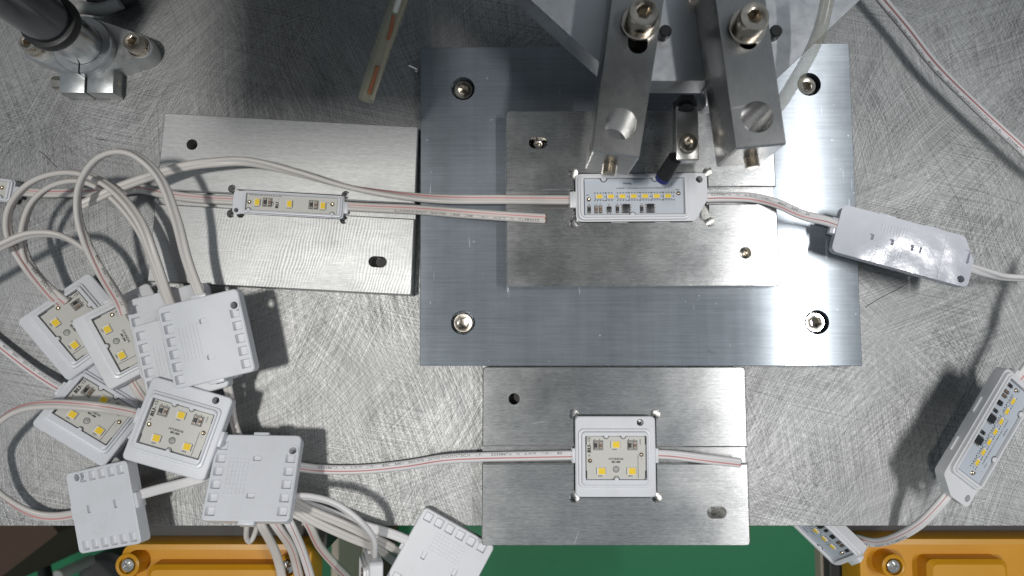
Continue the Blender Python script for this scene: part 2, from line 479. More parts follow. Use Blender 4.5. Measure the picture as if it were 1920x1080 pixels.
# left jig (rests on bench)
LT = 12.0
bm = new(); prism_px(bm, [(308, 212), (784, 238), (771, 553), (276, 527)], 0.03, LT, 0.5, 0.7)
jl = obj('fixture_plate', bm, M['jig_left'])
mL = frame_from((541, 383), R(-3.2), LT)
cs = [c_box(-31.8, 31.4, -6.9, 6.9, 5, 15, mL), c_pocket(-90, -30, -3.7, 4.2, 8.2, 12.001, mL, .3), c_pocket(30, 90, -4.2, 4.0, 8.2, 12.001, mL, .3)]
cs += relief(mL, [(-32, 7.0), (-31.5, -7.0), (-26, -6.8), (31.2, 7.0), (31.2, -7.0)], 2.3, 5, 15)
p = P(360, 271, LT); cs.append(c_cyl(p.x, p.y, 3.1, 0.5, 15))
p = P(708, 491, LT); cs.append(c_slot(p.x, p.y, 3.1, 2.0, 0.5, 15, R(-3)))
cut(jl, cs)
tag(jl, 'left aluminium fixture plate with arced milling marks holding the three-LED strip module', 'fixture plate', 'machined fixture plates')

# middle jig (on the base plate)
MT = 22.0
bm = new(); prism_px(bm, [(948, 208), (1449, 207), (1463, 536), (950, 538)], BT + .02, MT, 0.5, 1.6)
jm = obj('fixture_plate', bm, M['jig'])
mM = frame_from((1199, 371), R(0.4), MT)
cs = [c_box(-36.0, 37.6, -13.6, 13.8, 14, 25, mM), c_pocket(-120, -34, -4.9, 4.6, 17.0, 22.001, mM, .3), c_pocket(36, 120, -3.4, 5.6, 17.0, 22.001, mM, .3)]
cs += relief(mM, [(-35.6, 13.8), (-35.6, -13.4), (37.4, 13.9), (37.6, -13.3)], 2.7, 14, 25)
p = P(1009, 268, MT); cs.append(c_slot(p.x, p.y, 3.1, 2.0, 11, 25))
p = P(1398, 474, MT); cs.append(c_cyl(p.x, p.y, 3.2, 11, 25))
cut(jm, cs)
tag(jm, 'aluminium fixture plate bolted on the blue-grey base plate under the gripper', 'fixture plate', 'machined fixture plates')

# front jig (on the bench, overhanging its edge)
FT = 12.0
bm = new(); prism_px(bm, [(905, 688.5), (1397, 688.5), (1407, 1023), (903, 1023)], 0.03, FT, 0.5, 1.6)
jf = obj('fixture_plate', bm, M['jig'])
mF = frame_from((1153, 855), 0.0, FT)
cs = [c_box(-22.3, 22.5, -22.2, 22.4, 3.5, 15, mF), c_pocket(-120, -21, -3.9, 5.0, 7.5, 12.001, mF, .3), c_pocket(21, 120, -3.9, 4.6, 7.5, 12.001, mF, .3)]
cs += relief(mF, [(-22.0, 22.3), (-22.0, -22.0), (22.2, 22.3), (22.2, -22.0)], 2.7, 3.5, 15)
p = P(964, 748, FT); cs.append(c_cyl(p.x, p.y, 3.1, -1, 15))
p = P(1344, 961, FT); cs.append(c_slot(p.x, p.y, 3.2, 2.1, -1, 15))
cut(jf, cs)
tag(jf, 'front aluminium fixture plate overhanging the bench edge and holding a square module', 'fixture plate', 'machined fixture plates')

def bore_shade(parent, uv, zt, z, r, half=0.0, mat='dark'):
    p = P(uv[0], uv[1], zt); b = obj('bore_shade', c_slot(p.x, p.y, r - .1, half, z, z + .4), M[mat], parent); return b  # dark disc stands in for the shade deep in the hole
bore_shade(jl, (360, 271), LT, 1.0, 3.1); bore_shade(jl, (708, 491), LT, 1.0, 3.1, 2.0)
bore_shade(jm, (1009, 268), MT, 11.2, 3.1, 2.0); bore_shade(jm, (1398, 474), MT, 11.2, 3.2)
bore_shade(jf, (964, 748), FT, .2, 3.1)
for uv in ((1009, 270), (1397, 475)):
    p = P(uv[0], uv[1], 15)
    s = obj('socket_screw', socket_screw_mesh(2.6, 3.0, 1.3), M['nickel'], jm); s.location = (p.x * S, p.y * S, 11.7 * S)

# ------------------------------------------------------------------ LED modules
def led_pkg(parent, x, y, z, a=4.7, b=3.7, shared={}):
    k = (a, b)
    if k not in shared:
        bm = new(); box(bm, -a / 2, a / 2, -b / 2, b / 2, 0, .7, .08)
        led = obj('led', bm, M['led_white'], parent, 0)
        bm = new(); loft(bm, [rr(-a * .30, a * .44, -b * .43, b * .43, .25, .68, 2), rr(-a * .30, a * .44, -b * .43, b * .43, .25, .86, 2)])
        ph = obj('phosphor', bm, M['phosphor'], led)
        shared[k] = (led, ph); L = led
    else:
        L = shared[k][0].copy(); COL.objects.link(L); L.parent = parent
        q = shared[k][1].copy(); COL.objects.link(q); q.parent = L
    L.location = (x * S, y * S, z * S)
    return L
_small = {}
def small(kind, parent, x, y, z, build, mat=None, mats=None, rot=0.0):
    if kind not in _small:
        bm = new(); build(bm)
        o = obj(kind[0], bm, mat, parent, 40, mats)
        _small[kind] = o
    else:
        o = _small[kind].copy(); COL.objects.link(o); o.parent = parent
    o.location = (x * S, y * S, z * S); o.rotation_euler = (0, 0, rot)
    return o
def b_solder(bm):
    loft(bm, [circ(0, 0, 1.25, 0, 10), circ(.1, 0, 1.0, .5, 10), circ(.15, .1, .45, .9, 10)])
    loft(bm, [circ(.5, .5, .35, .3, 8), circ(.5, .5, .3, 1.2, 8)])
def b_res(bm):           # two-terminal chip, long axis y, black middle with pale frame
    box(bm, -.95, .95, -2.1, 2.1, 0, .05, 0, 2)
    box(bm, -.75, .75, -1.15, 1.15, .05, .6, 0, 0)
    box(bm, -.75, .75, -1.85, -1.2, .05, .6, 0, 1); box(bm, -.75, .75, 1.2, 1.85, .05, .6, 0, 1)
def b_cap(bm):
    box(bm, -.95, .95, -2.1, 2.1, 0, .05, 0, 2)
    box(bm, -.7, .7, -.75, .75, .05, .5, 0, 0)
    box(bm, -.75, .75, -1.75, -.8, .05, .6, 0, 1); box(bm, -.75, .75, .8, 1.75, .05, .6, 0, 1)
def b_ic(bm):
    box(bm, -1.9, 1.9, -2.4, 2.4, .15, 1.3, .15, 0)
    for k in range(4):
        y = -1.9 + k * 1.27
        box(bm, -2.8, -1.9, y - .22, y + .22, 0, .3, 0, 1); box(bm, 1.9, 2.8, y - .22, y + .22, 0, .3, 0, 1)
def b_sot(bm):
    box(bm, -1.2, 1.2, -1.6, 1.4, .1, 1.0, .1, 0)
    for x, y in ((-.7, -2), (.7, -2), (0, 1.8)): box(bm, x - .25, x + .25, y - .45, y + .45, 0, .25, 0, 1)
def resistor(p, x, y, z, rot=0): return small(('resistor', 0), p, x, y, z, b_res, mats=[M['chip'], M['tin'], M['ink']], rot=rot)
def capacitor(p, x, y, z, rot=0): return small(('capacitor', 0), p, x, y, z, b_cap, mats=[M['brown_chip'], M['tin'], M['ink']], rot=rot)
def solder(p, x, y, z, rot=0): return small(('solder_joint', 0), p, x, y, z, b_solder, M['solder'], rot=rot)

_sq = {}
def square_body():
    bm = new()
    loft(bm, [rr(-21.2, 21.2, -21.0, 21.0, 2.2, 0), rr(-21.7, 21.7, -21.5, 21.5, 2.4, .5), rr(-21.7, 21.7, -21.5, 21.5, 2.4, 6.6), rr(-21.2, 21.2, -21.0, 21.0, 2.2, 7.1),
              rr(-20.0, 18.8, -16.4, 15.0, 2.6, 7.1), rr(-19.7, 18.5, -16.1, 14.7, 2.5, 8.2), rr(-18.6, 17.6, -15.0, 13.6, 2.3, 8.35), rr(-18.3, 17.3, -14.7, 13.3, 2.2, 9.4), rr(-17.9, 16.9, -14.3, 12.9, 2.0, 9.65),
              rr(-16.6, 16.8, -12.2, 11.5, .4, 9.65) if False else rr(-16.5, 16.5, -12.0, 11.4, .4, 9.65), rr(-16.4, 16.4, -11.9, 11.3, .4, 6.8)])
    o = obj('housing', bm, M['plastic'])
    cs = [c_cyl(13.5, 18.2, 1.9, -1, 12, 20)]
    for sy in (1, -1):
        for k in range(6):
            x = -17.2 + k * 6.6 + (.4 if sy > 0 else 0)
            if sy > 0 and k == 5: continue
            b2 = new(); loft(b2, [rr(x - 2.3, x + 2.3, sy * 17.6 - 2.5, sy * 17.6 + 2.5, .4, -1, 2), rr(x - 2.3, x + 2.3, sy * 17.6 - 2.5, sy * 17.6 + 2.5, .4, 0.01, 2), rr(x - 1.9, x + 1.9, sy * 17.6 - 1.6, sy * 17.6 + 2.1, .4, 2.0, 2)])
            cs.append(b2)
    for x in (-9.5, 9.3): cs.append(c_box(x - 1.3, x + 1.3, -1.4, 3.0, -1, 1.6))
    cut(o, cs)
    bm = new()
    for sx in (-1, 1):                       # cable glands
        box(bm, min(sx * 21.0, sx * 23.4), max(sx * 21.0, sx * 23.4), -3.6, 4.4, .9, 6.4, .5)
    for x, y in ((-5.2, 11.3), (4.0, 11.3), (.2, -11.9)):   # retaining nubs over the board
        loft(bm, [circ(x, y, 1.25, 7.7, 12), circ(x, y, 1.25, 9.2, 12), circ(x, y, .9, 9.6, 12)])
    # embossed grid and ring on the underside
    for k in range(9): box(bm, -9 + k * 2.2, -8.65 + k * 2.2, -13, -3, -.16, .05)
    for k in range(6): box(bm, -9.2, 9.2, -12.9 + k * 1.9, -12.6 + k * 1.9, -.2, .05)
    loft(bm, [circ(13.5, 18.2, 1.95, .1, 20), circ(13.5, 18.2, 1.95, -.35, 20), circ(13.5, 18.2, 2.9, -.35, 20), circ(13.5, 18.2, 2.9, .1, 20)], False, False)
    e = obj('gland', bm, M['plastic'])
    bm = new(); bm.from_mesh(o.data); bm.from_mesh(e.data); bmesh.ops.scale(bm, vec=(1 / S,) * 3, verts=bm.verts)
    for f in bm.faces: f.material_index = 0
    for x in (o, e):
        d = x.data; bpy.data.objects.remove(x); bpy.data.meshes.remove(d)
    r = obj('housing', bm, M['plastic'])
    me = r.data; bpy.data.objects.remove(r)
    return me
def square_board():
    bm = new(); loft(bm, [rr(-15.8, 15.8, -11.3, 10.75, .2, 6.9, 2), rr(-15.8, 15.8, -11.3, 10.75, .2, 8.3, 2)])
    return bm
def square_print():
    bm = new(); z = 8.33
    put_text(bm, 'HYUNDAI', 1.75, 0, -1.1, z, bold=.05); put_text(bm, 'BFL300', 1.55, 0, -2.7, z, bold=.1)
    for s, x, y in (('LED3', -.7, 4.0), ('LED1', -8.4, -10.0), ('LED2', 7.6, -10.0)): put_text(bm, s, 1.05, x, y, z, bold=.05)
    put_text(bm, '6500K', 1.2, 13.2, 8.0, z, R(90)); put_text(bm, 'CE', 2.0, -14.3, 9.3, z, R(90), .05)
    put_text(bm, 'RU', 2.9, -14.2, 4.3, z, R(90), .22); put_text(bm, 'us', 1.1, -14.0, 6.9, z, R(90), .05); put_text(bm, 'c', 1.1, -13.8, 2.1, z, R(90))
    put_text(bm, '+', 2.0, -14.3, .6, z, 0, .12); put_text(bm, '-', 2.0, 13.7, -1.0, z, 0, .1)
    quad(bm, 11.7, 11.95, -11.2, 1.0, z)
    quad(bm, -16.0, -15.6, 6.5, 10.9, z); quad(bm, 15.6, 16.0, 6.5, 10.9, z); quad(bm, -16.0, -15.5, -11.4, -7.2, z); quad(bm, 15.5, 16.0, -11.4, -7.2, z)
    for x in (-12.2, 6.2):
        quad(bm, x, x + 5.4, 3.6, 3.85, z); quad(bm, x, x + 5.4, 8.6, 8.85, z); quad(bm, x, x + .25, 3.6, 8.85, z); quad(bm, x + 5.15, x + 5.4, 3.6, 8.85, z); quad(bm, x + 2.6, x + 2.8, 3.6, 8.85, z)
        quad(bm, x + .6, x + .9, 8.8, 9.6, z); quad(bm, x + 3.4, x + 3.7, 8.8, 9.6, z)
    ring = [circ(0, -6.45, 1.75, z, 20), circ(0, -6.45, 1.5, z, 20)]; loft(bm, ring, False, False)
    for x, y in ((-.2, 6.6), (-8.0, -7.4), (8.2, -7.4)):
        quad(bm, x - 2.6, x - 2.35, y - 1.8, y + 1.8, z); quad(bm, x + 2.35, x + 2.6, y - 1.8, y + 1.8, z)
    for x, y in ((-5.2, 11.0), (4.0, 11.0), (.2, -11.5)):
        loft(bm, [circ(x, y, 1.6, z, 16), circ(x, y, 1.25, z, 16)], False, False)
    return bm
def local_matrix(uv, z, rot, tx=0.0, ty=0.0, face_down=False):
    p = P(uv[0], uv[1], z)
    m = Matrix.Translation(p) @ Matrix.Rotation(R(rot), 4, 'Z') @ Matrix.Rotation(R(tx), 4, 'X') @ Matrix.Rotation(R(ty), 4, 'Y')
    if face_down: m = m @ Matrix.Rotation(math.pi, 4, 'Y')
    return m
def setm(o, m):
    l, q, s = m.decompose(); o.location = l * S; o.rotation_mode = 'QUATERNION'; o.rotation_quaternion = q
GM = 'square white LED modules'
def square_module(label, uv, z, rot, tx=0, ty=0, down=False, full=True):
    """z is the height of the middle of the body"""
    o = empty('led_module', label, 'LED module', group=GM)
    setm(o, local_matrix(uv, z, rot, tx, ty, down) @ Matrix.Translation((0, 0, -4.5)))
    if 'body' not in _sq: _sq['body'] = square_body()
    h = bpy.data.objects.new('housing', _sq['body']); COL.objects.link(h); h.parent = o
    if full:
        if 'board' not in _sq:
            b = obj('circuit_board', square_board(), M['pcb'], o); _sq['board'] = b.data
            pr = obj('board_print', square_print(), M['ink'], o, 0); _sq['print'] = pr.data
        else:
            for n, k in (('circuit_board', 'board'), ('board_print', 'print')):
                q = bpy.data.objects.new(n, _sq[k]); COL.objects.link(q); q.parent = o
        for x, y in ((-.2, 6.6), (-8.0, -7.4), (8.2, -7.4)): led_pkg(o, x, y, 8.3)
        for x in (-12.2, 6.2):
            resistor(o, x + 1.35, 6.2, 8.32); capacitor(o, x + 4.0, 6.2, 8.32)
        solder(o, -13.9, -2.0, 8.3, .4); solder(o, 13.7, 1.2, 8.3, 2.0)
        small(('board_hole', 0), o, 0, -6.45, 8.3, lambda bm: loft(bm, [circ(0, 0, 1.5, -.02, 16), circ(0, 0, 1.45, .02, 16)]), M['greypl'])
    return o

# --- seven-LED long module
_lg = {}
LED_X = [-18.7 + k * 6.15 for k in range(7)]
LONG_OUT = [(-31.2, -13.1), (33.0, -13.3), (40.0, -1.5), (40.0, 13.0), (-31.2, 13.0)]
def long_body():
    bm = new()
    rad = [3, 3, 4, 3, 3]
    loft(bm, [polyround(LONG_OUT, rad, 0, 4), polyround(LONG_OUT, rad, 5.8, 4)])
    loft(bm, [rr(-30.2, 30.0, -12.6, 12.6, 3, 5.2), rr(-29.9, 29.7, -12.3, 12.3, 3, 7.6), rr(-29.0, 28.8, -11.4, 11.4, 2.6, 7.75), rr(-28.8, 28.6, -11.2, 11.2, 2.6, 8.6),
              rr(-27.2, 27.2, -10.1, 10.1, .4, 8.6), rr(-27.2, 27.2, -10.1, 10.1, .4, 5.4)], cap0=False)
    o = obj('housing', bm, M['plastic'])
    cs = [c_cyl(35.8, 9.4, 1.9, -1, 12, 20), c_box(34.2, 37.6, -6.5, .6, -1, 1.4)]
    for x in (-13, -2.5, 8.0): cs.append(c_box(x - 1.2, x + 1.2, -1.6, 1.6, -1, 1.8))
    cs.append(c_box(12.2, 13.2, -1.6, 1.6, -1, 1.2, r=.2))
    cut(o, cs)
    bm = new()
    box(bm, -34.4, -31.0, -5.4, 3.6, .8, 5.6, .5)
    box(bm, -12, -3, -14.0, -13.0, .5, 2.6, .2); box(bm, 12, 20, -14.0, -13.0, .5, 2.6, .2)
    for x, y in ((-16.2, 10.1), (11.5, 10.1), (-1.0, -10.1)):
        loft(bm, [circ(x, y, 1.5, 6.5, 12), circ(x, y, 1.5, 7.7, 12), circ(x, y, 1.1, 8.1, 12)])
    for k in range(9): box(bm, -9 + k * 1.6, -8.7 + k * 1.6, 3.6, 9.2, -.16, .05)
    for k in range(4): box(bm, -9.2, 5, 4 + k * 1.6, 4.25 + k * 1.6, -.2, .05)
    for k in range(9): box(bm, -9 + k * 1.6, -8.7 + k * 1.6, -9.2, -4.2, -.16, .05)
    box(bm, 24.0, 24.4, -12, 12, -.12, .05)
    e = obj('gland', bm, M['plastic'])
    bm = new(); bm.from_mesh(o.data); bm.from_mesh(e.data); bmesh.ops.scale(bm, vec=(1 / S,) * 3, verts=bm.verts)
    for f in bm.faces: f.material_index = 0
    for x in (o, e):
        d = x.data; bpy.data.objects.remove(x); bpy.data.meshes.remove(d)
    r = obj('housing', bm, M['plastic']); me = r.data; bpy.data.objects.remove(r)
    return me
def long_print():
    bm = new(); z = 7.12
    put_text(bm, 'Nurion', 1.5, -3.6, 7.2, z, math.pi, .04)
    put_text(bm, 'N-LED7BB-DS-ADV-CV-P-24-1440-PM_Rev1.1_20220217', 1.12, 3.8, 4.7, z, math.pi, .03)
    put_text(bm, 'Y', 1.1, 20.4, 7.0, z, math.pi); put_text(bm, 'DATE', 1.0, 16.6, 7.0, z, math.pi, .04)
    put_text(bm, '+24V', .95, -24.9, 1.2, z, math.pi, .03); put_text(bm, 'GND', .95, 23.4, 3.6, z, math.pi, .03)
    for i, x in enumerate(LED_X):
        for dx in (-2.4, -.9, .6, 2.1, 3.3):
            for y in (2.2, -1.9):
                if 1 <= i <= 1 and dx > 1.5: continue
                loft(bm, [circ(x + dx, y, .36, z, 8), circ(x + dx, y, .05, z, 8)], False, False)
        loft(bm, [circ(x + 3.05, .1, .34, z, 8), circ(x + 3.05, .1, .05, z, 8)], False, False)
        quad(bm, x - 2.35, x - 2.05, -1.2, 1.2, z); quad(bm, x - 2.3, x + 1.9, -1.35, -1.15, z)
    for s, x in (('R1', -24.3), ('C1', -20.6), ('C2', -18.2), ('U1', -13.6), ('R2', -9.1), ('U2', -4.6), ('R3', 4.0), ('U3', 8.4)):
        put_text(bm, s, .85, x, -4.0, z, math.pi, .03)
    for x in (-7.2, 5.9): put_text(bm, '^', 1.2, x, -4.2, z, 0, .06)
    for x in (-16.2, 11.5): loft(bm, [circ(x, 9.9, 1.95, z, 18), circ(x, 9.9, 1.5, z, 18)], False, False)
    loft(bm, [circ(-1, -9.9, 1.8, z, 18), circ(-1, -9.9, 1.5, z, 18)], False, False)
    return bm
def long_module(label, uv, z, rot, tx=0, ty=0, down=False, full=True):
    o = empty('led_module', label, 'LED module', group='long white LED modules')
    setm(o, local_matrix(uv, z, rot, tx, ty, down) @ Matrix.Translation((-4.5 if down else 0, 0, -4)))
    if 'body' not in _lg: _lg['body'] = long_body()
    h = bpy.data.objects.new('housing', _lg['body']); COL.objects.link(h); h.parent = o
    if down:
        h.data = _lg['body'].copy(); h.data.materials[0] = M['gloss']
    if full:
        if 'board' not in _lg:
            bm = new(); loft(bm, [rr(-26.5, 26.5, -9.45, 9.45, .2, 5.5, 2), rr(-26.5, 26.5, -9.45, 9.45, .2, 7.1, 2)])
            _lg['board'] = obj('circuit_board', bm, M['pcb_blue'], o).data
            _lg['print'] = obj('board_print', long_print(), M['ink'], o, 0).data
        else:
            for n, k in (('circuit_board', 'board'), ('board_print', 'print')):
                q = bpy.data.objects.new(n, _lg[k]); COL.objects.link(q); q.parent = o
        for x in LED_X: led_pkg(o, x - .2, .15, 7.1, 3.9, 2.2)
        z = 7.12
        for x in (-24.3,  -9.1, 4.0): resistor(o, x, -6.8, z)
        for x in (-20.6, -18.2): capacitor(o, x, -6.8, z)
        for x in (-4.4, 8.6): small(('driver_chip', 0), o, x, -6.6, z, b_ic, mats=[M['chip'], M['tin']])
        small(('transistor', 0), o, -13.6, -6.8, z, b_sot, mats=[M['chip'], M['tin']])
        solder(o, -24.4, -1.3, 7.1, .4); solder(o, 24.0, 1.6, 7.1, 2.0)
    return o

# --- three-LED strip module
_st = {}
def strip_body():
    bm = new()
    out = [(-31.0, -5.2), (-29.2, -7.6), (-26.4, -6.6), (30.6, -6.4), (30.6, 6.4), (-24, 6.6), (-31.0, 5.6)]
    loft(bm, [polyround(out, 1.6, 0, 3), polyround(out, 1.6, 5.2, 3)])
    loft(bm, [rr(-25.2, 30.2, -6.2, 6.2, 1.6, 4.6), rr(-24.9, 29.9, -5.9, 5.9, 1.5, 6.6), rr(-24.1, 29.1, -5.2, 5.2, .8, 6.75), rr(-23.9, 28.9, -5.0, 5.0, .8, 7.4), rr(-23.4, 27.6, -4.7, 4.7, .3, 7.4), rr(-23.4, 27.6, -4.7, 4.7, .3, 4.9)], cap0=False)
    o = obj('housing', bm, M['plastic'])
    cut(o, [c_cyl(-28.9, -4.8, 1.3, -1, 9, 16)])
    bm = new(); box(bm, 30.4, 33.0, -3.4, 3.2, .8, 5.0, .4)
    for x in (-21.6, 24.6): loft(bm, [circ(x, -4.6, 1.2, 5.7, 12), circ(x, -4.6, 1.2, 6.6, 12), circ(x, -4.6, .9, 7.0, 12)])
    e = obj('gland', bm, M['plastic'])
    bm = new(); bm.from_mesh(o.data); bm.from_mesh(e.data); bmesh.ops.scale(bm, vec=(1 / S,) * 3, verts=bm.verts)
    for x in (o, e):
        d = x.data; bpy.data.objects.remove(x); bpy.data.meshes.remove(d)
    r = obj('housing', bm, M['plastic']); me = r.data; bpy.data.objects.remove(r); return me
def strip_print():
    bm = new(); z = 6.32
    put_text(bm, 'N-LED3M-DS-ADV-12V-0.72-W_Rev1.0_2021', .95, -12.8, 4.0, z, 0, .03)
    put_text(bm, 'CE', 2.0, -8.6, -.2, z, R(90), .05); put_text(bm, 'RU', 2.6, -6.0, -1.0, z, R(90), .2); put_text(bm, 'us', .9, -5.4, 2.2, z, R(90))
    put_text(bm, '+', 1.2, 22.0, 2.0, z, 0, .06)
    for x in (-14.2, 11.4):
        quad(bm, x, x + 5.4, -2.2, -1.95, z); quad(bm, x, x + 5.4, 2.6, 2.85, z); quad(bm, x, x + .25, -2.2, 2.85, z); quad(bm, x + 5.15, x + 5.4, -2.2, 2.85, z)
    for x in (-17.2, .7, 19.2): quad(bm, x + 1.75, x + 2.0, -2.0, 2.0, z); quad(bm, x - 1.6, x + 1.6, -2.45, -2.2, z)
    for x in (-21.6, 24.6): loft(bm, [circ(x, -4.4, 1.5, z, 14), circ(x, -4.4, 1.2, z, 14)], False, False)
    return bm
def strip_module(label, m):
    o = empty('led_module', label, 'LED module', group='slim three-LED modules'); setm(o, m)
    if 'b' not in _st:
        r = strip_body(); _st['b'] = r
    h = bpy.data.objects.new('housing', _st['b']); COL.objects.link(h); h.parent = o
    if 'p' not in _st:
        bm = new(); loft(bm, [rr(-23.0, 27.2, -4.3, 4.3, .2, 5.0, 2), rr(-23.0, 27.2, -4.3, 4.3, .2, 6.3, 2)])
        _st['p'] = obj('circuit_board', bm, M['pcb'], o).data; _st['t'] = obj('board_print', strip_print(), M['ink'], o, 0).data
    else:
        for n, k in (('circuit_board', 'p'), ('board_print', 't')):
            q = bpy.data.objects.new(n, _st[k]); COL.objects.link(q); q.parent = o
    for x in (-17.2, .7, 19.2): led_pkg(o, x, 0, 6.3, 3.2, 3.9)
    for x in (-14.2, 11.4): resistor(o, x + 1.4, .3, 6.32); capacitor(o, x + 4.0, .3, 6.32)
    solder(o, -21.5, 0, 6.3); solder(o, 24.4, 1.2, 6.3)
    return o

strip_module('slim three-LED module seated in the left fixture plate', Matrix.Translation((0, 0, 6.4)) @ mL)
pf = P(-34, 353, 3); strip_module('slim white module half out of frame at the left edge', Matrix.Translation((pf.x, pf.y, 2.5)) @ Matrix.Rotation(R(-8), 4, 'Z') @ Matrix.Translation((-9, 0, 0)))
long_module('pale blue seven-LED module seated in the plate under the gripper', (1187, 371), 20.5, .6)
long_module('glossy white module lying face down right of the base plate', (1690, 463), 26, 163.5, 0, 4, True, False)
long_module('raised white seven-LED module cut by the right edge of the picture', (1853, 806), 28, 237, -21, 0)
long_module('white LED module hanging below the front edge of the bench at right', (1519, 972), -34, 152, -58, 20)
square_module('face-up square module seated in the front fixture plate', (1153, 855), 9.2, 0)
square_module('face-up square module at the upper left of the heap, under two looped cables', (150, 612), 11.5, -48, -16)
square_module('face-up square module half covered by face-down modules of the heap', (244, 630), 13.5, -59, -13)
square_module('face-up square module with a cable lying across its board', (182, 772), 14, -30, -20, 6)
square_module('large upright face-up square module in the front of the heap', (337, 803), 33, -15.5, -8, 0)
square_module('face-up module under the heap with only a frame corner and edge showing', (366, 652), 5.5, -76, 0, 0, False, False)
square_module('lowest face-down module of the heap, its far edge touching the left fixture plate', (336, 621), 13, -74, 0, 3, True, False)
square_module('second face-down module from the top of the heap, ribbed edge showing at left', (329, 620), 17, -76, 2, 0, True, False)
square_module('face-down module directly beneath the topmost one, most of it covered', (345, 668), 25, -75, 2, 0, True, False)
square_module('topmost face-down square module of the heap, hole in its far corner', (393, 635), 33, -77, 3, 3, True, False)
square_module('face-down square module beside the long striped cable, cables spilling below it', (478, 898), 34, -91, -1, -24, True, False)
square_module('slanted face-down square module overhanging the front left bench edge', (205, 948), 17, 13, 0, -20, True, False)
square_module('face-down square module hanging off the bench edge left of the front plate', (826, 1052), 4, 151, 4, 0, True, False)
square_module('square module standing on edge at the bottom of the picture under an arched cable', (694, 1112), 0, 90, -74, 0)

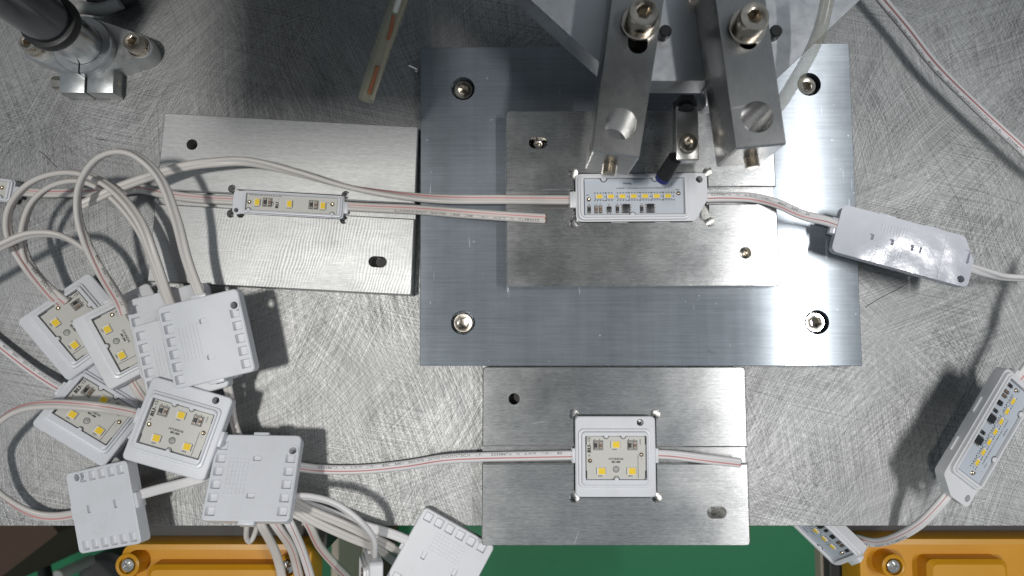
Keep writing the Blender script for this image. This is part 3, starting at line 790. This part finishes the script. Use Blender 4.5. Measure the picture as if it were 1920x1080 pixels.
# ------------------------------------------------------------------ flat twin cables
def spline(pts, step=1.2):
    n = len(pts); out = []
    def cr(p0, p1, p2, p3, t):
        return [0.5 * (2 * b + (c - a) * t + (2 * a - 5 * b + 4 * c - d) * t * t + (3 * b - a - 3 * c + d) * t ** 3) for a, b, c, d in zip(p0, p1, p2, p3)]
    ext = [[2 * a - b for a, b in zip(pts[0], pts[1])]] + [list(p) for p in pts] + [[2 * a - b for a, b in zip(pts[-1], pts[-2])]]
    for i in range(n - 1):
        L = (Vector(pts[i + 1][:3]) - Vector(pts[i][:3])).length
        k = max(2, int(L / step))
        for j in range(k): out.append(cr(ext[i], ext[i + 1], ext[i + 2], ext[i + 3], j / k))
    out.append(list(pts[-1]))
    return out
PRINT = 'E235867A   N   AWM   VW-1   80C   300V   20AWG   JUNGWOONTECH   -LF-      '
def cable(label, px, rolls=0.0, mat='cable', r=1.40, printed=None, side=1, flip=False, bare=(False, False)):
    """px: (u, v, z) along the cable; rolls: twist in degrees; side: which lobe carries the stripe (0 = none in view)"""
    pts = []
    for i, (u, v, z) in enumerate(px):
        p = P(u, v, z); ro = rolls[i] if hasattr(rolls, '__len__') else rolls
        pts.append((p.x, p.y, p.z, ro))
    sp = spline(pts)
    C = [Vector(q[:3]) for q in sp]
    fr = []; s = 0.0; N = len(C)
    up = Vector((0, 0, 1))
    for i in range(N):
        T = (C[min(i + 1, N - 1)] - C[max(i - 1, 0)]).normalized()
        B = up.cross(T)
        if B.length < .15: B = fr[-1][1].copy() if fr else Vector((1, 0, 0))
        B.normalize(); Nn = T.cross(B).normalized(); B = Nn.cross(T).normalized()
        q = Matrix.Rotation(R(sp[i][3]), 3, T); B, Nn = q @ B, q @ Nn
        if i: s += (C[i] - C[i - 1]).length
        fr.append((C[i], B, Nn, s))
    o = C[0].copy()
    sec = []
    for k in range(9):                                        # lobe at -B, from groove round to groove
        a = R(45 + 270 * k / 8); sec.append((-r * .92 + r * math.cos(a), r * math.sin(a)))
    for k in range(9):
        a = R(225 + 270 * k / 8); sec.append((r * .92 + r * math.cos(a), r * math.sin(a)))
    m = len(sec)
    bm = new(); rings = []
    for c, B, Nn, _ in fr: rings.append([bm.verts.new(c - o + B * x + Nn * y) for x, y in sec])
    # vertices 16/17 = last two of second lobe top ; 0/1 = first of first lobe top
    stripe = {1: (16,), -1: (0,), 0: ()}[side]
    for a, b in zip(rings, rings[1:]):
        for i in range(m):
            j = (i + 1) % m
            f = bm.faces.new((a[i], a[j], b[j], b[i]))
            if i in stripe: f.material_index = 1
    bm.faces.new(rings[0][::-1]); bm.faces.new(rings[-1])
    ob = obj('cable', bm, None, None, 60, [M[mat], M['red']])
    ob.location = o * S
    tag(ob, label, 'cable', 'flat twin cables')
    for e, (f0, sg) in zip(bare, ((fr[0], -1), (fr[-1], 1))):
        if not e: continue
        T = f0[1].cross(f0[2]); T = T if T.dot(C[-1] - C[-2] if sg > 0 else C[0] - C[1]) > 0 else -T
        for sx in (-1, 1):
            bm = new(); p0 = f0[0] - o + f0[1] * (sx * r * .92)
            loft(bm, [[p0 + T * d + (f0[1] * math.cos(a) + f0[2] * math.sin(a)) * .72 for a in [k * math.pi / 5 for k in range(10)]] for d in (-.3, .55)])
            obj('conductor', bm, M['copper'], ob)
    if printed:
        total = fr[-1][3]
        vs, fs = text_tris(PRINT * 3, 2.0, 'LEFT')
        bm = new(); nv = {}
        off = -side * r * .92
        for i, (x, y, _) in enumerate(vs):
            ss = printed[0] + x * 1.35
            if ss > total - printed[1] or ss < 0: continue
            if flip: ss = total - ss
            k = min(range(0, N), key=lambda q: abs(fr[q][3] - ss)) if False else None
            lo, hi = 0, N - 1
            while hi - lo > 1:
                mid = (lo + hi) // 2
                if fr[mid][3] <= ss: lo = mid
                else: hi = mid
            t = (ss - fr[lo][3]) / max(1e-6, fr[hi][3] - fr[lo][3])
            c = fr[lo][0].lerp(fr[hi][0], t); B = fr[lo][1].lerp(fr[hi][1], t); Nn = fr[lo][2].lerp(fr[hi][2], t)
            yy = y * 0.85 * (-1 if flip else 1)
            hgt = math.sqrt(max(.05, r * r - yy * yy)) + .03
            nv[i] = bm.verts.new(c - o + B * (off + yy) + Nn * hgt)
        for f in fs:
            if all(i in nv for i in f):
                try: bm.faces.new([nv[i] for i in f])
                except ValueError: pass
        obj('cable_print', bm, M['ink'], ob, 0)
    return ob

cable('red striped cable joining the cut-off left module to the left fixture module', [(30, 358, 6), (80, 362, 4), (150, 361, 4), (215, 360, 5), (262, 354, 10), (310, 364, 10.6), (370, 372, 10), (440, 376, 9.8)], [0, 0, 0, 0, 8, 10, 0, 0], 'cable', side=1)
cable('printed red striped cable with its cut end lying on the middle fixture plate', [(640, 386, 9.9), (690, 389, 10), (780, 393, 14), (870, 400, 21), (950, 405.5, 24), (1022, 410, 24)], 0, 'cable', printed=(3, 30), side=1, flip=True, bare=(False, True))
cable('cable arching over the left plate into the module under the gripper', [(152, 385, 36), (230, 349, 33), (330, 316, 28), (400, 305, 26), (470, 304, 25), (560, 325, 22), (650, 350, 20), (740, 365, 19), (830, 373, 22), (950, 374, 18.9), (1085, 375, 18.7)], [-180, -180, -175, -165, -140, -110, -80, -45, -15, 0, 0], 'cable', side=1, bare=(True, False))
cable('tallest cable loop, rising between the heap and the left fixture plate', [(392, 590, 33), (372, 545, 34), (350, 485, 38), (330, 410, 44), (302, 338, 50), (262, 296, 54), (222, 284, 55), (180, 300, 54), (150, 345, 50), (146, 400, 46), (162, 455, 42), (192, 515, 36), (222, 565, 28), (232, 590, 26)], [180, 185, 195, 215, 230, 240, 250, 255, 255, 270, 300, 340, 350, 360], 'cable', side=-1, printed=(128, 4))
cable('outer looped cable curving back to the upper left module of the heap', [(330, 590, 26), (316, 560, 28), (292, 490, 32), (262, 415, 36), (215, 358, 38), (160, 327, 40), (105, 325, 40), (52, 347, 38), (18, 392, 34), (18, 445, 30), (50, 500, 26), (92, 550, 18), (115, 572, 14)], [180, 180, 190, 215, 230, 240, 250, 255, 265, 290, 320, 350, 360], 'cable', side=-1, printed=(130, 8))
cable('inner looped cable nested inside the outer loop on the left', [(336, 600, 22), (306, 540, 24), (268, 440, 28), (215, 372, 32), (160, 340, 34), (105, 345, 34), (62, 378, 32), (43, 430, 28), (48, 480, 26), (78, 528, 20), (124, 568, 14)], [180, 180, 200, 220, 235, 245, 255, 265, 290, 330, 360], 'cable', side=-1, printed=(110, 8))
cable('short curved cable entering from the left edge above the heap', [(-190, 600, 20), (-90, 520, 36), (-30, 478, 40), (0, 462, 40), (50, 441, 38), (100, 439, 36), (140, 455, 32), (180, 490, 28), (225, 560, 22), (236, 585, 20)], [60, 60, 60, 60, 65, 70, 70, 60, 30, 0], 'cable', side=0)
cable('striped cable running from the left edge into the module with a cable across it', [(-200, 470, 4), (-100, 558, 4), (-30, 622, 6), (0, 647, 6), (55, 690, 7), (100, 720, 10), (150, 748, 14)], 0, 'cable_w', printed=(50, 3), side=-1)
cable('cable crossing a module board and looping off the left edge to the slanted module', [(275, 782, 24), (240, 772, 27), (180, 763, 33), (100, 758, 34), (40, 766, 32), (-5, 795, 30), (-40, 850, 24), (-20, 900, 18), (15, 936, 12), (60, 962, 8), (105, 969, 7), (165, 960, 12)], [0, 0, 10, 30, 50, 60, 60, 60, 50, 30, 15, 0], 'cable', side=-1)
cable('short cable between the slanted module and the module with spilling cables', [(264, 927, 24), (300, 917, 25), (340, 907, 26), (400, 890, 26)], [0, 0, 0, 0], 'cable_w', side=0)
cable('cable dropping from the topmost heap module to the module below', [(418, 690, 26), (430, 740, 22), (438, 790, 20), (452, 828, 22), (475, 850, 24)], [0, 20, 30, 20, 0], 'cable', side=0)
cable('striped cable tucked between the face-up modules in the middle of the heap', [(220, 670, 10), (242, 705, 9), (262, 738, 9), (290, 775, 10)], 0, 'cable', side=1)
cable('white cable pair glimpsed under the heap left of the big module', [(250, 680, 8), (266, 715, 8), (290, 750, 8)], 0, 'cable', side=0)
cable('long printed cable with red stripe running to the front fixture module', [(540, 872, 10), (600, 880, 4), (680, 880, 3.5), (760, 872, 5), (830, 861, 9), (900, 857, 9.6), (990, 855, 9.2), (1090, 853, 9.2)], 0, 'cable_w', printed=(16, 10), side=-1)
cable('short striped cable tail with a cut end on the front fixture plate', [(1216, 851, 9.2), (1260, 853, 9.6), (1320, 860, 13.4), (1388, 868, 14.4)], [0, 0, 12, 15], 'cable_w', side=-1, bare=(False, True))
cable('twisting cable from the gripper module to the glossy face-down module', [(1318, 371, 18.7), (1360, 370, 18.9), (1410, 371, 22), (1455, 381, 27), (1505, 403, 29), (1552, 415, 27), (1592, 431, 24)], [0, 0, 25, 40, 20, 0, 0], 'cable_w', side=-1, printed=(4, 25))
cable('white cable leaving the glossy face-down module to the right edge', [(1812, 500, 25), (1856, 513, 24), (1890, 520, 20), (1960, 522, 16)], [0, 50, 70, 60], 'cable_w', side=0)
cable('striped cable crossing the top right corner above the bench', [(1618, -45, 13), (1650, -5, 13), (1700, 55, 13), (1755, 125, 13), (1830, 200, 13), (1900, 265, 13), (1960, 318, 13), (2150, 470, 13)], [30, 28, 25, 20, 15, 10, 10, 10], 'cable_w', side=1, printed=(25, 3))
cable('striped cable swinging from the right module to the module below the bench edge', [(1782, 920, 26), (1762, 945, 24), (1725, 982, 16), (1680, 1008, 2), (1640, 1017, -14), (1605, 1010, -26), (1575, 1000, -30)], [0, 0, 10, 20, 20, 10, 0], 'cable_w', side=-1, printed=(36, 3))
cable('cable end leaving the raised right module at the edge of the picture', [(1900, 722, 28), (1925, 690, 30), (1975, 620, 34), (1990, 560, 34), (2010, 480, 30)], 0, 'cable_w', side=-1)
cable('thin arched cable ending on the module that stands on edge', [(540, 930, 30), (585, 932, 32), (630, 945, 34), (672, 975, 34), (699, 1008, 24), (702, 1042, 8)], [60, 60, 60, 60, 60, 60], 'cable_w', r=1.45, side=0)
cable('white cable running to the face-down module left of the front plate', [(545, 935, 14), (600, 955, 12), (680, 985, 10), (740, 1003, 8), (790, 1026, 6)], [20, 10, 0, 0, 0], 'cable_w', side=0)
cable('upper cable of the thick bundle leaving the module at the bottom', [(530, 925, 18), (580, 955, 18), (650, 985, 14), (720, 1018, 4), (775, 1050, -12)], [30, 30, 25, 20, 20], 'cable', side=0)
cable('middle cable of the thick bundle, bending down past the bench edge', [(530, 935, 14), (580, 972, 14), (650, 1005, 8), (710, 1030, -2), (765, 1068, -22)], [20, 20, 20, 15, 10], 'cable', side=0)
cable('red edged cable under the thick bundle at the bench edge', [(530, 950, 8), (575, 972, 8), (630, 990, 5), (690, 1015, -6), (750, 1060, -30)], [-20, -20, -20, -20, -20], 'cable', side=1)
cable('long slack cable curving down to the floor side, right of the yellow box', [(560, 955, 6), (580, 985, 4), (600, 1025, -14), (632, 1062, -34), (680, 1110, -60)], [0, 10, 10, 0, 0], 'cable', side=-1)
cable('folded cable end hanging at the near edge of the bottom module', [(474, 950, 16), (464, 975, 14), (462, 1004, 4), (470, 1014, 0), (478, 998, 2), (484, 972, 8)], [40, 50, 70, 90, 110, 120], 'cable', side=0)
cable('left striped cable hanging over the front of the yellow box', [(470, 950, 12), (490, 985, 10), (512, 1025, -6), (524, 1060, -20), (534, 1110, -34)], [10, 10, 0, 0, 0], 'cable', side=0)
cable('middle striped cable hanging over the front of the yellow box', [(495, 952, 10), (520, 988, 8), (545, 1025, -8), (556, 1060, -24), (566, 1110, -40)], [0, 0, -10, -10, -10], 'cable', side=1)
cable('right striped cable hanging over the front of the yellow box', [(528, 955, 9), (545, 985, 7), (562, 1020, -6), (576, 1060, -20), (590, 1110, -36)], [0, 0, 10, 10, 10], 'cable_w', side=1)

# ------------------------------------------------------------------ post and its clamp
ctr = P(160, 92, 14)
clamp = empty('post_clamp', 'cast aluminium clamp block gripping the dark post at top left', 'clamp', (ctr.x, ctr.y, 0))
def hull_loop(circles, z, n=48):
    """convex outline round several circles"""
    pts = []
    for cx, cy, r in circles:
        for k in range(n): pts.append((cx + r * math.cos(2 * math.pi * k / n), cy + r * math.sin(2 * math.pi * k / n)))
    pts = sorted(set((round(a, 4), round(b, 4)) for a, b in pts))
    def half(ps):
        h = []
        for p in ps:
            while len(h) > 1 and (h[-1][0] - h[-2][0]) * (p[1] - h[-2][1]) - (h[-1][1] - h[-2][1]) * (p[0] - h[-2][0]) <= 0: h.pop()
            h.append(p)
        return h[:-1]
    return [(a, b, z) for a, b in half(pts) + half(pts[::-1])]
bm = new()
hc = [(29, 2, 7.6), (-29, 2, 7.6), (0, 2, 17.5)]
loft(bm, [hull_loop(hc, 0.02), hull_loop(hc, 11.4), hull_loop([(a, b, r - .6) for a, b, r in hc], 12)])
fl = obj('flange', bm, M['cast'], clamp)
bm = new(); box(bm, -15, -.6, -24.5, -6, .03, 11.9, .5); box(bm, .6, 15.5, -24.5, -6, .03, 11.9, .5)
obj('clamp_jaw', bm, M['cast'], clamp)
bm = new()
loft(bm, [circ(0, 1, 16.6, 11.8, 40), circ(0, 1, 16.6, 17.2, 40), circ(0, 1, 15.9, 18, 40), circ(0, 1, 11.6, 18, 40), circ(0, 1, 11.6, 11.8, 40)], False, False)
rg = obj('clamp_ring', bm, M['cast'], clamp)
cut(rg, [c_box(-1.0, -.1, -25, -8, 5, 25, r=.1)])
for x, nm in ((29, 0), (-29, 1)):
    s = obj('socket_screw', socket_screw_mesh(5.2, 7.0, 2.7), M['nickel'], clamp); s.location = (x * S, 2 * S, 12.9 * S)
    q = obj('spring_washer', washer_bm(6.2, 4, 12.0, 12.95), M['nickel'], s); q.location = (0, 0, -12.9 * S)
s = obj('clamp_screw', socket_screw_mesh(3.9, 6.0, 2.0), M['nickel'], clamp)
s.rotation_euler = (0, R(-90), 0); s.location = (-15 * S, -17 * S, 6.6 * S)
bm = new(); cyl(bm, 0, 0, 2.0, 0, .35, 16); s = obj('screw_end', bm, M['nickel'], clamp); s.rotation_euler = (0, R(90), 0); s.location = (15.5 * S, -17 * S, 6.6 * S)
post = empty('post', 'dark round post with black rubber collar rising out of the clamp', 'post', (ctr.x, ctr.y + 1, 0))
bm = new(); cyl(bm, 0, 0, 11.45, 0.05, 45, 40); obj('sleeve', bm, M['shaft'], post)
bm = new(); loft(bm, [circ(0, 0, 11.5, 42.5, 40), circ(0, 0, 14.4, 42.8, 40), circ(0, 0, 14.9, 45.5, 40), circ(0, 0, 14.7, 49.0, 40), circ(0, 0, 12.4, 49.6, 40)]); obj('collar', bm, M['black'], post)
bm = new(); cyl(bm, 0, 0, 12.5, 46, 330, 40); obj('tube', bm, M['tube_dark'], post)

# pale pipe end and black hose behind the clamp
def tube(name, px, r, mat, n=14, parent=None, o=None, rad2=None):
    pts = [tuple(P(*p)) + (0,) for p in px]; sp = spline(pts, 2.0); C = [Vector(q[:3]) for q in sp]
    bm = new(); loops = []
    B = None
    for i, c in enumerate(C):
        T = (C[min(i + 1, len(C) - 1)] - C[max(i - 1, 0)]).normalized()
        if B is None:
            B = T.orthogonal().normalized()
        B = (B - T * B.dot(T)).normalized(); N2 = T.cross(B)
        rr_ = r if rad2 is None else r + (rad2 - r) * i / (len(C) - 1)
        loops.append([c - (o or Vector((0, 0, 0))) + (B * math.cos(2 * math.pi * k / n) + N2 * math.sin(2 * math.pi * k / n)) * rr_ for k in range(n)])
    loft(bm, loops)
    return obj(name, bm, mat, parent, 50)
tag(tube('pipe_stub', [(150, 14, 12), (190, 17, 12), (226, 5, 13)], 3.6, M['greypl']), 'pale grey bent pipe stub behind the post clamp', 'pipe')
tag(tube('hose', [(172, -6, 8), (215, 3, 8), (250, -8, 8)], 5.5, M['black']), 'black hose end at the top edge behind the post clamp', 'hose')

# hanging clear air tube with orange marks
at = empty('air_tube', 'yellowed clear air tube with orange marks hanging over the dark bench area', 'tube', P(690, 188, 78))
ao = P(690, 188, 78)
tube('tube_wall', [(686, 186, 78), (704, 130, 86), (724, 70, 94), (746, 10, 102), (762, -40, 108)], 4.0, M['clear2'], 20, at, ao)
tube('inner_wall', [(686, 184, 78.3), (704, 130, 86), (724, 70, 94), (746, 10, 102), (762, -40, 108)], 2.3, M['clear2'], 16, at, ao)
tube('painted_highlight', [(697, 186, 79.5), (714, 130, 87.5), (734, 70, 95.5), (756, 10, 103.5), (772, -40, 109.5)], 1.2, M['beige'], 10, at, ao)  # pale rod painted in as the highlight along the tube
for a in ([(692, 176, 83.6), (701, 148, 87.2), (708, 124, 90.6)], [(727, 74, 96.5), (733, 54, 99.4), (738, 28, 102.6)]):
    q = tube('orange_mark', a, .95, M['orange'], 10, at, ao)
tube('inner_rod', [(741, 22, 103), (748, 0, 106), (760, -40, 110)], 1.4, M['led_white'], 10, at, ao)

# ------------------------------------------------------------------ gripper head
AZ0, AZ1 = 69.0, 100.0
go = P(1290, 100, 69)
gr = empty('gripper_head', 'aluminium gripper head with two arms reaching over the middle fixture', 'gripper', go)
bm = new(); pts = [P(u, v, 68.8).to_2d() for u, v in ((820, -160), (1163, 150), (1452, 150), (1780, -160))]
loft(bm, [polyround(pts, 2, 50.5), polyround(pts, 2, 68.3), [(p[0] * .999, p[1] - .4, 68.8) for p in polyround(pts, 2, 0)]])
loc(bm, go); obj('mounting_plate', bm, M['machined_bright'], gr)
def arm(quad_px, holes, slot, name='arm'):
    bm = new(); prism_px(bm, quad_px, AZ0, AZ1, .7, 1.0); loc(bm, go)
    a = obj(name, bm, M['machined'], gr)
    cs = []
    for u, v, r in holes:
        p = P(u, v, AZ1) - go; cs.append(c_cyl(p.x, p.y, r, -2, 40, 32))
    p = P(slot[0], slot[1], AZ1) - go; cs.append(c_slot(p.x, p.y, 4.4, 3.2, 18, 40, R(90)))
    cut(a, cs); return a
aL = arm([(1161, -110), (1262, -110), (1199, 297), (1110, 284)], [(1164, 232, 7.1)], (1196, 70))
aR = arm([(1326, -110), (1420, -110), (1475, 271), (1380, 280)], [(1420, 219, 7.1)], (1402, 62))
for (u, v, zt) in ((1199, 44, AZ1), (1400, 52, AZ1)):
    p = P(u, v, zt) - go
    b = obj('bolt', socket_screw_mesh(6.6, 9.5, 3.4), M['nickel'], gr); b.location = (p.x * S, p.y * S, (p.z + 2.1) * S)
    q = obj('flat_washer', washer_bm(8.4, 4.4, 0.05, 2.1), M['nickel'], b); q.location = (0, 0, -2.1 * S)
p = P(1308, -6, 69) - go
b = obj('bolt', socket_screw_mesh(5.0, 7.0, 2.6), M['nickel'], gr); b.location = p * S
# set screws in the arm ends (threaded, pointing at the operator)
def set_screw(u, v, z, parent, y_axis):
    bm = new(); n = 14
    loops = [circ(0, 0, 3.2, -6, n)]
    for k in range(7): loops += [circ(0, 0, 3.5, -1 + k * .9, n), circ(0, 0, 2.9, -.55 + k * .9, n)]
    loops.append(circ(0, 0, 1.6, 5, n)); loft(bm, loops)
    s = obj('set_screw', bm, M['nickel'], parent); p = P(u, v, z) - go
    s.location = p * S; s.rotation_euler = (R(90), 0, R(y_axis)); return s
set_screw(1144, 308, 83, aL, -8); set_screw(1408, 295, 83, aR, 8)
# stop screws seen beside the arms on the plate
for u, v in ((1246, 62), (1452, 62)):
    p = P(u, v, 72) - go
    bm = new(); cyl(bm, 0, 0, 3.0, -3, 3, 16, .5); q = obj('stop_screw', bm, M['black'], gr); q.location = p * S
bm = new(); box(bm, -4.5, 4.5, -5, 5, -6, 6, .8); q = obj('guide_block', bm, M['machined_bright'], gr); q.location = (P(1334, 188, 55) - go) * S
# probe holder between the arms
ph = P(1287, 250, 56)
bm = new(); box(bm, -5.6, 5.6, -14, 17.5, -6, 2, .5)
h = obj('probe_holder', bm, M['machined'], gr); h.location = (ph - go) * S
bm = new(); loft(bm, [circ(0, 0, 6.2, 0, 6), circ(0, 0, 6.2, 3, 6)]); loft(bm, [circ(0, 0, 3.6, 2.9, 18), circ(0, 0, 4.0, 5, 18), circ(0, 0, 2, 5.6, 18)])
q = obj('lock_nut', bm, M['black'], gr); q.location = (P(1284, 193, 56) - go) * S; q.rotation_euler = (R(62), 0, 0)
b = obj('bolt', socket_screw_mesh(4.6, 5.0, 2.0), M['nickel'], gr); b.location = (P(1288, 272, 58) - go) * S
pa, pb = P(1266, 296, 54), P(1240, 338, 40)
d = (pb - pa)
bm = new(); loft(bm, [circ(0, 0, 3.6, 0, 18), circ(0, 0, 3.9, d.length * .8, 18)])
q = obj('probe', bm, M['black'], gr); q.location = (pa - go) * S; q.rotation_euler = d.to_track_quat('Z', 'Y').to_euler()
bm = new(); loft(bm, [circ(0, 0, 3.9, d.length * .8 + .02, 18), circ(0, 0, 3.8, d.length * .95, 18), circ(0, 0, 2.2, d.length, 18)])
t2 = obj('probe_tip', bm, M['blue_tip'], q)
tag(tube('air_hose', [(1556, -40, 96), (1551, 0, 94), (1538, 55, 90), (1514, 110, 84), (1485, 160, 76), (1462, 196, 68), (1440, 215, 64)], 3.1, M['clear'], 18), 'clear bent air hose running behind the right gripper arm', 'hose')

# unseen machine column, added to darken reflections in the far bench
bm = new(); box(bm, -430, -70, 300, 620, 0.02, 1100, 4)
tag(obj('unseen_column', bm, M['dark'], smooth=0), 'unseen dark column added behind the bench to darken its reflections', 'machine column')
bm = new(); box(bm, -236, 193, 54, 299.5, 450, 540, 4)  # unseen beam, shaped to block both lamps over the far bench
tag(obj('shade_beam', bm, M['dark'], smooth=0), 'unseen dark beam added above the gripper to shade the far bench', 'machine beam')
bm = new(); box(bm, -12, 76, -60, 14, 424, 432, 3)  # unseen slab, added for its dark reflection in the base plate
tag(obj('phone', bm, M['black'], smooth=0), 'unseen black phone added above the bench for its dark reflection', 'phone')

# ------------------------------------------------------------------ yellow control boxes below the bench edge
def phillips():
    bm = new()
    loft(bm, [circ(0, 0, 4.3, 0, 24), circ(0, 0, 4.3, .8, 24), circ(0, 0, 3.6, 1.9, 24), circ(0, 0, 2.2, 2.5, 24), circ(0, 0, .5, 2.7, 24)])
    o = obj('cross_screw', bm, M['chrome'])
    cut(o, [c_box(-2.5, 2.5, -.5, .5, 1.0, 5, r=.2), c_box(-.5, .5, -2.5, 2.5, 1.0, 5, r=.2)])
    return o
scr0 = phillips()
def control_box(label, uv_tl, width, z, screws, inset):
    tl = P(uv_tl[0], uv_tl[1], z)
    o = empty('control_box', label, 'control box', (tl.x + width / 2, tl.y - 45, z - 60), 'yellow control boxes')
    W = width / 2
    bm = new()
    loft(bm, [rr(-W, W, -45, 45, 7, 34, 5), rr(-W, W, -45, 45, 7, 54, 5), rr(-W + 1, W - 1, -44, 44, 6.5, 57, 5), rr(-W + 4, W - 4, -41, 41, 6, 57.4, 5),
              rr(-W + 5, W - 5, -40, 40, 6, 47.0, 5)])
    obj('case', bm, M['yellow'], o)
    bm = new()
    loft(bm, [rr(-W + inset, W - inset, -44, 33, 4, 46.0, 5), rr(-W + inset, W - inset, -44, 32.5, 4, 57, 5), rr(-W + inset + 2.5, W - inset - 2.5, -42, 30, 3, 59.5, 5)])
    obj('lid', bm, M['yellow'], o)
    for (u, v) in screws:
        p = P(u, v, z - 4) - Vector((tl.x + W, tl.y - 45, z - 60))
        bm = new()
        loft(bm, [circ(p.x, p.y, 7.6, 46, 24), circ(p.x, p.y, 7.0, 58.6, 24), circ(p.x, p.y, 6.0, 59.2, 24), circ(p.x, p.y, 5.0, 58.8, 24), circ(p.x, p.y, 4.7, 56.4, 24)])
        obj('screw_boss', bm, M['yellow'], o)
        s = scr0.copy() if s_used[0] else scr0
        if s_used[0]: COL.objects.link(s)
        s_used[0] = True
        s.parent = o; s.location = (p.x * S, p.y * S, 56.5 * S); s.rotation_euler = (0, 0, R(12 + 20 * len(s_used)))
    return o
s_used = [False]
wL = (P(585, 1020, -30) - P(222, 1020, -30)).x
control_box('yellow control box with cross-head screws below the bench at lower left', (222, 1020), wL, -30, [(243, 1058), (541, 1062)], 17)
control_box('yellow control box jutting out below the bench at lower right', (1612, 1010), wL * 1.12, -30, [(1672, 1060)], 40)
# dark brackets they hang on
for (u0, u1, v0, lab) in ((255, 605, 990, 'dark steel bracket strip behind the left yellow box'), (1588, 2050, 990, 'dark steel bracket strip behind the right yellow box')):
    a, b = P(u0, 985, -40), P(u1, 1040, -40)
    bm = new(); box(bm, a.x, b.x, b.y, EDGE + 30, -80, -50, .5)
    tag(obj('bracket', bm, M['dark'], smooth=0), lab, 'bracket', 'dark bracket strips')

# things on the floor, far below and out of focus
FZ = -720
a = P(-40, 980, -300); b = P(80, 1062, -300)
bm = new(); box(bm, -70, 34, -36, 36, 0, 420, 1)
o = tag(obj('wooden_board', bm, M['brown'], smooth=0), 'brown board standing on the green floor at the lower left corner', 'board'); pb_ = P(12, 985, -300); o.location = (pb_.x * S, pb_.y * S, FZ * S); o.rotation_euler = (0, 0, R(38))
pa, pb2 = P(66, 985, -500), P(92, 1110, -420)
d = pb2 - pa
bm = new(); cyl(bm, 0, 0, 7, -60, d.length + 60, 16)
o = tag(obj('pole', bm, M['black']), 'black pole crossing the green floor at lower left', 'pole'); o.location = pa * S; o.rotation_euler = d.to_track_quat('Z', 'Y').to_euler()
ce = P(190, 1090, -560)
cs_ = empty('caster', 'dark round caster foot with pale stem on the green floor', 'caster', ce)
bm = new(); loft(bm, [circ(0, 0, 34, -60, 32), circ(0, 0, 34, -8, 32), circ(0, 0, 26, 0, 32)]); obj('wheel', bm, M['dark'], cs_)
bm = new(); cyl(bm, 0, 0, 7, 0, 70, 16, 1); q = obj('stem', bm, M['greypl'], cs_); q.location = (-16 * S, 26 * S, 0)
pc = P(668, 1040, -560)
cb = empty('cardboard_carton', 'reddish brown carton on the floor behind the hanging cables', 'carton', pc)
bm = new(); box(bm, -28, 30, -130, 26, -160, 0, 2); obj('box', bm, M['brown'], cb, 0)
bm = new(); box(bm, 4, 12, -130, 26, .2, .6); obj('tape', bm, M['beige'], cb, 0)
pq = P(628, 1040, -420)
bm = new(); box(bm, -4, 4, -190, 30, -300, 0, 1); o = tag(obj('frame_rail', bm, M['beige'], smooth=0), 'thin beige rail between the slack cable and the carton', 'rail'); o.location = pq * S
pq = P(1543, 1040, -95)
bm = new(); box(bm, -1.8, 1.8, -60, 9, -10, 0, .5); o = tag(obj('frame_rail', bm, M['beige'], smooth=0), 'thin beige rail left of the right yellow box', 'rail'); o.location = pq * S
pq = P(1582, 1050, -85)
bm = new(); box(bm, -9.5, 14, -60, 24, -20, 0, 1); o = tag(obj('support_strut', bm, M['dark'], smooth=0), 'dark strut below the hanging module at right', 'strut'); o.location = pq * S

# loose metal chips
def chip(label, uv, z, pts, r=.28):
    bm = new(); base_ = P(uv[0], uv[1], z)
    C = [Vector(p) for p in pts]; loops = []
    for i, c in enumerate(C):
        T = (C[min(i + 1, len(C) - 1)] - C[max(i - 1, 0)]).normalized(); B = T.cross(Vector((0, 0, 1))).normalized(); N2 = B.cross(T)
        loops.append([c + B * (r * 1.6 * math.cos(a)) + N2 * (r * math.sin(a)) for a in (0, 1.57, 3.14, 4.71)])
    loft(bm, loops); o = tag(obj('metal_chip', bm, M['chrome']), label, 'metal chip', 'loose metal chips'); o.location = base_ * S
chip('curled metal chip on the dark bench left of the base plate', (776, 129), .3, [(-3, 2, 0), (0, .4, .6), (1.8, -.4, .2), (2.6, -1.4, .5), (1.8, -2.2, .9), (1.2, -1.5, 1.2)])
chip('tiny bent metal chip on the base plate near its front edge', (1335, 660), BT + .3, [(-1.8, .8, .2), (-1, .1, .4), (.4, -.4, .2), (1.8, -.6, .3)], .3)

def fibre(label, uv, pts):
    bm = new(); base_ = P(uv[0], uv[1], .25); sp = spline([(x, y, .1, 0) for x, y in pts], .5); loops = []
    for i, q in enumerate(sp):
        c = Vector(q[:3]); T = (Vector(sp[min(i + 1, len(sp) - 1)][:3]) - Vector(sp[max(i - 1, 0)][:3])).normalized(); B = T.cross(Vector((0, 0, 1)))
        loops.append([c + B * (.13 * math.cos(a)) + Vector((0, 0, .13 * math.sin(a))) for a in (0, 2.1, 4.2)])
    loft(bm, loops); o = tag(obj('fibre', bm, M['ink']), label, 'fibre', 'loose dark fibres'); o.location = base_ * S
fibre('short dark fibre on the bench below the post clamp', (188, 262), [(-2.5, .6), (-.5, 0), (1.5, .2), (3, -.6)])
fibre('long straight dark fibre on the bench under the glossy module', (1655, 560), [(12, 7), (4, 3), (-4, -1.2), (-10, -5)])
fibre('dark fibre on the bench left of the looped cables near the left plate', (88, 295), [(-5, 4), (-1, 1), (3, -3), (6, -6)])
